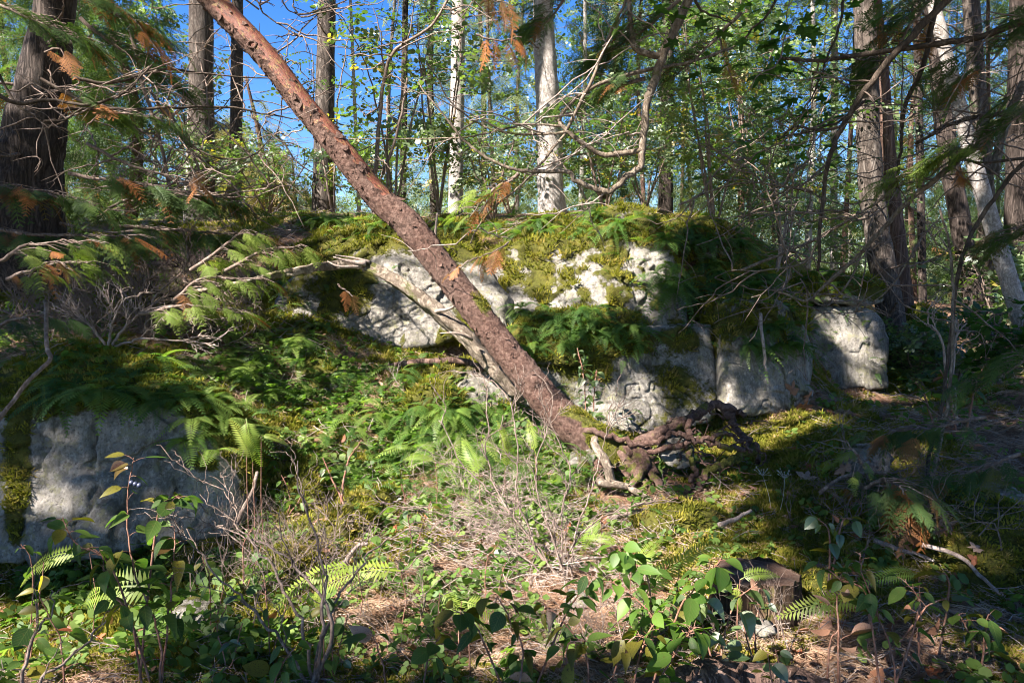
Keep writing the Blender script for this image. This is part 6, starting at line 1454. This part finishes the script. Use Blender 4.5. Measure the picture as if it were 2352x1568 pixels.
# two dried umbel stalks
def umbel(label, u, v0, v1, Y, seed):
    g = hit(u, v0)[0]; root = thing('dried_flower', label, 'flower', g); tp = P(u + (-20 if seed == 1 else 12), v1, g.y)
    a = Acc(); tube(a, smooth_path([g, g.lerp(tp, .5) + Vector((.01, 0, 0)), tp], 5), .0016, 5, 0, False); r = random.Random(seed); hd = Acc()
    for k in range(16):
        e = tp + Vector((r.uniform(-.05, .05), r.uniform(-.05, .05), r.uniform(.015, .06))); tube(a, [tuple(tp), tuple(e)], .0011, 4, 0, False)
        dv, fc = ICO.setdefault(1, ico(1)); hd.add(dv * .0045 + np.array(e), fc)
    mk('stalk', a, M['umbel'], root); mk('flower_head', hd, M['umbel'], root)
umbel('left one of the two pale dried flower stalks right of the roots', 1772, 1176, 1092, 4.6, 1); umbel('right one of the two pale dried flower stalks right of the roots', 1790, 1180, 1098, 4.6, 2)

# ------------------------------------------------------------------ litter, moss carpet, ground cover
def field(n, f, x0, x1, y0, y1, dens=None, pw=1.6):
    """random points on the ground, denser near the camera"""
    t = NR.rand(n * 3); y = y0 + (y1 - y0) * t ** pw; x = NR.uniform(-1, 1, len(y)) * (1.0 + y * 0.78) + 0.1 * y
    m = (x > x0) & (x < x1); x = x[m]; y = y[m]; z = ground_z(x, y)
    p = np.stack([x, y, z], 1)
    if dens is not None: m = NR.rand(len(p)) < dens(p); p = p[m]
    return p[:n]
def gnorm(p):
    e = .04; zx = (ground_z(p[:, 0] + e, p[:, 1], False) - ground_z(p[:, 0] - e, p[:, 1], False)) / (2 * e); zy = (ground_z(p[:, 0], p[:, 1] + e, False) - ground_z(p[:, 0], p[:, 1] - e, False)) / (2 * e)
    n = np.stack([-zx, -zy, np.ones(len(p))], 1); return n / np.linalg.norm(n, axis=1)[:, None]
p = field(42000, None, -8, 9, 2.3, 11, lambda q: sstep(.38, .62, moss_zone(q) + .25 * fbm(q * 5, 3, 71)))
s = (0.016 + .0055 * p[:, 1]) * NR.uniform(.6, 1.5, len(p))
o = scatter('moss_carpet', C['moss'], p, align_rot(gnorm(p), NR.uniform(0, 6.28, len(p)), .3), s); tag(o, 'yellow green feathery moss carpeting the forest floor', 'moss')
p = field(16000, None, -8, 9, 2.3, 11, lambda q: 1 - .8 * sstep(.45, .7, moss_zone(q)))
p[:, 2] += .006
o = scatter('needle_litter', C['needle'], p, align_rot(gnorm(p), NR.uniform(0, 6.28, len(p)), .25), (.05 + .008 * p[:, 1]) * NR.uniform(.7, 1.4, len(p))); tag(o, 'reddish dry needles and bark bits littering the forest floor', 'litter')
p = field(2400, None, -8, 9, 2.3, 12, lambda q: .45 + .55 * gauss(*proj(q)[:2], 1180, 1250, 260, 130) - .3 * sstep(.5, .8, moss_zone(q))); p[:, 2] += .015
o = scatter('twig_litter', C['twigs'], p, align_rot(gnorm(p), NR.uniform(0, 6.28, len(p)), .3), (.10 + .012 * p[:, 1]) * NR.uniform(.6, 1.5, len(p))); tag(o, 'thin bleached twigs scattered over the forest floor', 'twigs')
# upright bare twigs standing in the sunny bank and between the foreground plants
for nm_, key_, cu, cv, ru, rv, n_, sc_, lab_ in [('bleached_twigs', 'bare_pale', 1130, 1130, 190, 110, 60, .38, 'crowd of bleached forking twigs standing on the sunny bank below the leaning trunk'),
                                        ('brown_twigs', 'bare', 640, 1330, 200, 110, 70, .40, 'crowd of thin brown twigs between the plants left of the centre foreground'),
                                        ('dark_twigs', 'bare', 1250, 1480, 420, 50, 60, .34, 'thin twigs sticking out of the litter along the bottom of the picture'),
                                        ('shaded_twigs', 'bare', 2050, 1150, 230, 120, 70, .42, 'thin shaded twigs above the mossy floor at the right')]:
    q_ = []
    for k in range(n_):
        h = hit(cu + R.gauss(0, .6) * ru, cv + R.gauss(0, .6) * rv)
        if h and h[0].y < 12: q_.append((h[0] - Vector((0, 0, .01)))[:])
    o = scatter(nm_, C[key_], q_, np.stack([NR.randn(len(q_)) * .55, NR.randn(len(q_)) * .55, NR.uniform(0, 6.28, len(q_))], 1), sc_ * NR.uniform(.5, 1.3, len(q_))); tag(o, lab_, 'twigs')
# dense sunny tangle of twigs
pp_ = []
for k in range(480):
    h = hit(1180 + R.gauss(0, 130), 1230 + R.gauss(0, 60))
    if h: pp_.append(h[0] + Vector((0, 0, R.uniform(0, .06))))
o = scatter('twig_tangle', C['twigs'], np.array([q[:] for q in pp_]), NR.uniform(-.5, .5, (len(pp_), 3)) * np.array([1, 1, 12]), .16 * NR.uniform(.6, 1.4, len(pp_))); tag(o, 'dense tangle of bleached dead twigs at the foot of the bare shrub in the sun', 'twigs')
p = field(1500, None, -8, 9, 2.3, 14); p[:, 2] += .012
o = scatter('leaf_litter', C['dead'], p, align_rot(gnorm(p), NR.uniform(0, 6.28, len(p)), .6), .06 * NR.uniform(.6, 1.5, len(p))); tag(o, 'small brown dead leaves scattered through the moss', 'leaves')
def cov(q):
    u, v, d = proj(q)
    return (1 - .85 * gauss(u, v, 770, 1230, 110, 70)) * np.clip(1.0 * gauss(u, v, 930, 1050, 240, 110) + .9 * gauss(u, v, 300, 1380, 380, 120) + .7 * gauss(u, v, 700, 880, 160, 110) + .5 * gauss(u, v, 560, 1250, 160, 60) + .6 * gauss(u, v, 1200, 1130, 280, 130) + .3 * gauss(u, v, 1150, 1380, 300, 80) + .08, 0, 1) * (fbm(q * 3, 3, 81) > -.15)
p = field(13000, None, -8, 9, 2.4, 9, cov, 1.2); p[:, 2] += .03
o = scatter('ground_cover', C['cover'], p, np.stack([NR.randn(len(p)) * .3, NR.uniform(-.9, 0, len(p)), NR.uniform(0, 6.28, len(p))], 1), .085 * NR.uniform(.6, 1.4, len(p))); tag(o, 'low ground cover of small rounded green leaves on the bank and in the foreground', 'ground cover')
# small plants rooted on the rock tops and slopes, too many to count
pos = []; nrs = []
for (cu, cv, ru, rv, n) in [(780, 510, 170, 35, 150), (1300, 520, 280, 30, 150), (1680, 620, 190, 90, 420), (640, 830, 160, 110, 350), (950, 1000, 240, 100, 700), (1180, 1120, 220, 70, 350), (1180, 1010, 170, 70, 400), (1350, 760, 170, 60, 260), (350, 880, 220, 60, 150), (1850, 730, 90, 90, 160), (150, 780, 220, 60, 250), (2200, 850, 200, 60, 220), (560, 640, 220, 60, 160)]:
    for k in range(n):
        h = hit(cu + R.gauss(0, .6) * ru, cv + R.gauss(0, .6) * rv)
        if h and h[0].y < 15: pos.append(h[0][:]); nrs.append(h[1][:])
o = scatter('small_ferns', C['fern'], pos, np.stack([NR.randn(len(pos)) * .3, -NR.uniform(0, .8, len(pos)), NR.uniform(0, 6.28, len(pos))], 1), .17 * NR.uniform(.6, 1.4, len(pos))); tag(o, 'countless little fern fronds sprouting from the mossy banks and rock tops', 'ferns')
# bleached and dark twigs filling the shaded thicket at the left
pos = []; pos2 = []
for k in range(260):
    h = hit(R.uniform(0, 620), R.uniform(600, 800))
    if h: pos.append((h[0] + Vector((0, 0, R.uniform(-.02, .1))))[:])
o = scatter('dead_twigs', C['bare'], pos, np.stack([NR.uniform(.5, 1.7, len(pos)), NR.uniform(-.4, .4, len(pos)), NR.uniform(0, 6.28, len(pos))], 1), .6 * NR.uniform(.5, 1.3, len(pos))); tag(o, 'tangled dead twigs heaped on the shaded slope at the left', 'twigs')

# larger fallen leaves, each its own thing
FL = [(1540, 1155, 'reddish curled leaf standing on the moss below the roots', .13, 0), (1290, 1230, 'orange brown leaf at the foot of the bare shrub', .11, 1), (1380, 1215, 'red leaf on the fallen stick right of centre', .09, 2)]
zone = [((1850, 1130), (130, 60), 22, 'pinkish brown maple leaf on the dark moss right of the roots', 'fallen maple leaves right of the roots', STAR_D, .15),
        ((1930, 930), (120, 25), 14, 'brown maple leaf in the drift below the square pale block', 'fallen maple leaves below the square block', STAR_D, .17),
        ((2080, 1260), (180, 60), 18, 'pale dead leaf on the shaded floor around the orange spray', 'dead leaves around the orange spray', STAR_D, .13),
        ((2050, 1480), (260, 60), 26, 'dead leaf on the brown floor at the bottom right', 'dead leaves at the bottom right', LEAF_D, .075),
        ((1350, 1240), (180, 60), 22, 'dead leaf in the sunny needle litter of the centre', 'dead leaves in the sunny litter', LEAF_D, .08),
        ((860, 920), (140, 60), 12, 'brown leaf on the bank below the sloping boulder', 'brown leaves on the upper bank', LEAF_D, .09),
        ((350, 1500), (300, 50), 16, 'brown leaf among the ground cover at the lower left', 'brown leaves at the lower left', LEAF_D, .085),
        ((800, 1260), (120, 50), 9, 'brown leaf on the moss left of the sunny tangle', 'brown leaves left of the sunny tangle', LEAF_D, .08)]
for u, v, lab, s, k in FL:
    h = hit(u, v); o = bpy.data.objects.new('fallen_leaf', LEAF_D[k]); COL.objects.link(o); o.location = h[0] + Vector((0, 0, .02)); o.rotation_euler = (R.uniform(-.6, .6), -.6, R.uniform(0, 6)); o.scale = (s,) * 3; tag(o, lab, 'leaf')
for (cu, cv), (ru, rv), n, lab, grp, ms, s in zone:
    for k in range(n):
        h = hit(cu + R.uniform(-1, 1) * ru, cv + R.uniform(-1, 1) * rv)
        if not h: continue
        o = bpy.data.objects.new('fallen_leaf', R.choice(ms)); COL.objects.link(o); o.location = h[0] + Vector((0, 0, .015))
        q = h[1].to_track_quat('Z', 'Y') @ Euler((R.uniform(-.35, .35), R.uniform(-.4, .3), R.uniform(0, 6.28))).to_quaternion(); o.rotation_euler = q.to_euler()
        o.scale = (s * R.uniform(.7, 1.3),) * 3; tag(o, lab, 'leaf', grp)

# ------------------------------------------------------------------ far forest mass
def far_forest():
    n = 16000; r = np.random.RandomState(5); th = r.uniform(-1.0, 1.0, n); d = r.uniform(40, 62, n)
    x = d * np.sin(th); y = d * np.cos(th); z = ground_z(x, y, False) + 11.0 * r.rand(n) ** 1.3 * (0.6 + .5 * fbm(np.stack([x * .25, y * .25, x * 0], 1), 2, 9))
    pos = np.stack([x, y, z], 1); u, v, _ = proj(pos); m = (r.rand(n) < np.maximum(sky_keep(u, v), .02)) & ~((u > 560) & (u < 980) & (v < 400)); pos = pos[m]
    o = scatter('forest', C['fir'], pos, np.stack([r.randn(len(pos)) * .5, r.rand(len(pos)) * .6, r.rand(len(pos)) * 6.28], 1), 1.5 * r.uniform(.6, 1.4, len(pos)))
    tag(o, 'far wood of sunlit conifers behind all the nearer trees', 'forest')
far_forest()

# ------------------------------------------------------------------ unseen high canopy, leaves kept only where shade should fall
SUNNY = [(1000, 1010, 330, 150, 1), (640, 1000, 120, 120, .8), (850, 1330, 180, 60, .9), (300, 1500, 220, 60, .8), (110, 1120, 70, 90, .85), (300, 1190, 200, 40, .75), (1900, 1180, 60, 30, .6), (2180, 1010, 80, 30, .6), (1980, 1440, 80, 30, .6), (2250, 1480, 90, 30, .6), (580, 740, 140, 60, .9), (620, 900, 130, 100, .9), (430, 800, 120, 40, .6), (760, 1060, 150, 80, .9), (1000, 1480, 120, 60, .5), (1500, 1490, 230, 70, .9), (760, 1490, 180, 50, .6), (500, 1280, 120, 50, .6), (1000, 1330, 160, 60, .8), (650, 1320, 90, 60, .7), (430, 760, 200, 50, .5), (60, 730, 100, 40, .6),(1850, 1330, 60, 60, .6), (1700, 870, 60, 40, .35), (1100, 1060, 300, 110, 1), (1150, 1230, 330, 110, 1), (930, 960, 220, 90, 1), (1420, 1380, 330, 110, 1), (1180, 1440, 260, 70, .85), (1560, 1330, 120, 70, 1), (110, 1480, 240, 70, 1), (330, 1420, 130, 40, .6), (1390, 630, 180, 90, 1),
         (1150, 560, 180, 60, 1), (880, 570, 140, 50, 1), (980, 650, 130, 70, 1), (850, 785, 120, 35, 1), (560, 600, 170, 80, .9), (540, 690, 150, 50, .8), (1420, 935, 110, 60, 1), (1330, 800, 130, 60, .75), (1280, 500, 420, 35, 1),
         (1905, 770, 38, 110, 1), (2010, 830, 16, 80, 1), (1958, 800, 12, 60, 1), (1765, 920, 22, 60, .9), (1640, 830, 16, 70, .7), (820, 500, 240, 45, .8), (1790, 1390, 110, 70, 1), (1700, 1170, 90, 25, .8), (1800, 1230, 60, 25, .8), (1560, 1200, 110, 50, .8),
         (760, 1220, 110, 70, 1), (600, 800, 150, 70, .8), (700, 870, 90, 50, .9), (570, 980, 60, 70, .9), (110, 1110, 45, 80, .55), (300, 1160, 160, 40, .35), (1560, 1040, 50, 40, .9), (1350, 1090, 60, 40, 1), (1560, 680, 60, 30, .5), (250, 850, 200, 30, .35),
         (2000, 910, 90, 14, .7), (2150, 940, 90, 16, .7), (640, 1090, 60, 90, .7), (2080, 1200, 60, 60, .6), (2250, 1310, 60, 30, .5), (1650, 1480, 140, 60, .7), (1950, 1540, 160, 30, .6), (2000, 1010, 60, 14, .4), (1740, 600, 80, 30, .4)]
def sun_want(u, v, inf=12.0):
    k = np.zeros_like(u)
    for cu, cv, ru, rv, w in SUNNY: k = np.maximum(k, w * sstep(1.25, .85, np.sqrt(((u - cu) / (ru + inf)) ** 2 + ((v - cv) / (rv + inf)) ** 2)))
    return k
def canopy():
    hosts = []
    CT_ = [('tall cedar behind the photographer on the left', -7.5, -3.5, .5), ('tall fir close behind the photographer', -2.8, -5.0, .5), ('tall cedar left of the picture', -9.5, 3.0, .55), ('tall fir behind the photographer on the right', 3.2, -4.5, .45), ('tall cedar right of the picture', 8.5, 2.6, .5), ('tall fir farther left of the picture', -11.5, 7.5, .5)]
    for lab, x, y, w in CT_:
        g = float(ground_z([x], [y])[0]); root = thing('canopy_tree', lab + ', unseen, crown shaped for the dappled shade', 'tree', (x, y, g)); a = Acc()
        pp = smooth_path([(x, y, g - .3), (x + .1, y, 5), (x - .1, y + .1, 10), (x, y, 15)], 6); tube(a, pp, np.linspace(w / 2, .05, len(pp)), 16, .08, True, 3, 4); mk('trunk', a, M['bark_fir'], root); hosts.append((root, x, y))
    n = 100000; r = np.random.RandomState(77)
    pos = np.stack([r.uniform(-15, 9, n), r.uniform(-8, 9.5, n), r.uniform(7.0, 12.5, n)], 1)
    u, v, d = proj(pos); m = ~((d > 0) & (u > -60) & (u < 2420) & (v > -80)); pos = pos[m]
    tx = np.array([h[1] for h in hosts]); ty = np.array([h[2] for h in hosts])
    S = -SUN
    hp = np.zeros_like(pos); hit_ = np.zeros(len(pos), bool)
    for k_, q in enumerate(pos.tolist()):
        loc = BVH.ray_cast(Vector(q), S)[0]
        if loc is not None: hp[k_] = loc; hit_[k_] = True
    uu, vv, dd = proj(hp); nz = fbm(hp * 1.6, 3, 17); sw = sun_want(uu + 25 * nz, vv, np.clip(.17 * F / np.maximum(dd, 2.0), 10, 110))
    base = np.where(uu > 1450, np.where(nz > -.25, .72, .12), np.where(nz > -.28, .66, .10))
    pr = base * (1 - sw)
    off_ = (dd <= 0) | (uu < -300) | (uu > 2650) | (vv > 1900)
    pr = np.where(off_, .35, np.where(hp[:, 1] > 12.0, .03, pr)); pr = np.where(hit_, pr, .15)
    pr = np.where(sun_lane(pos), pr * .05, pr)
    keep = r.rand(len(pos)) < pr
    pos = pos[np.array(keep)]
    own = np.argmin((pos[:, 0, None] - tx) ** 2 + (pos[:, 1, None] - ty) ** 2, axis=1)
    for i, (root, x, y) in enumerate(hosts):
        p = pos[own == i]
        if not len(p): continue
        an = np.arctan2(p[:, 1] - y, p[:, 0] - x)
        scatter('crown', C['canopy'], p, np.stack([.5 * r.randn(len(p)), .3 * r.randn(len(p)), an + .6 * r.randn(len(p))], 1), .26 * r.uniform(.6, 1.3, len(p)), root)
        a = Acc()
        for k in range(16):
            e = p[r.randint(len(p))]; c = np.array([x, y, max(5, e[2] - r.rand() * 1.0)])
            tube(a, wiggle(smooth_path([c, (c + e) / 2 + np.array([0, 0, .3]), e], 6), .1, k, 2), np.linspace(.05, .012, 13), 5, 0, False)
        mk('branches', a, M['twig'], root, kind='stuff')
    print('canopy sprays', len(pos))
canopy()

# look-alikes in one patch get a label of their own, counted from the left
def ordinal(n): return '%d%s' % (n, 'th' if 10 <= n % 100 <= 20 else {1: 'st', 2: 'nd', 3: 'rd'}.get(n % 10, 'th'))
by = {}
for o in COL.objects:
    if o.parent is None and o.get('label'): by.setdefault(o['label'], []).append(o)
for lab, os_ in by.items():
    if len(os_) > 1:
        us = proj(np.array([o.location[:] for o in os_]))[0]
        for r_, i_ in enumerate(np.argsort(us)):
            os_[int(i_)]['label'] = ' '.join(lab.split()[:12]) + ', %s from the left' % ordinal(r_ + 1)
print('objects', len(COL.objects))
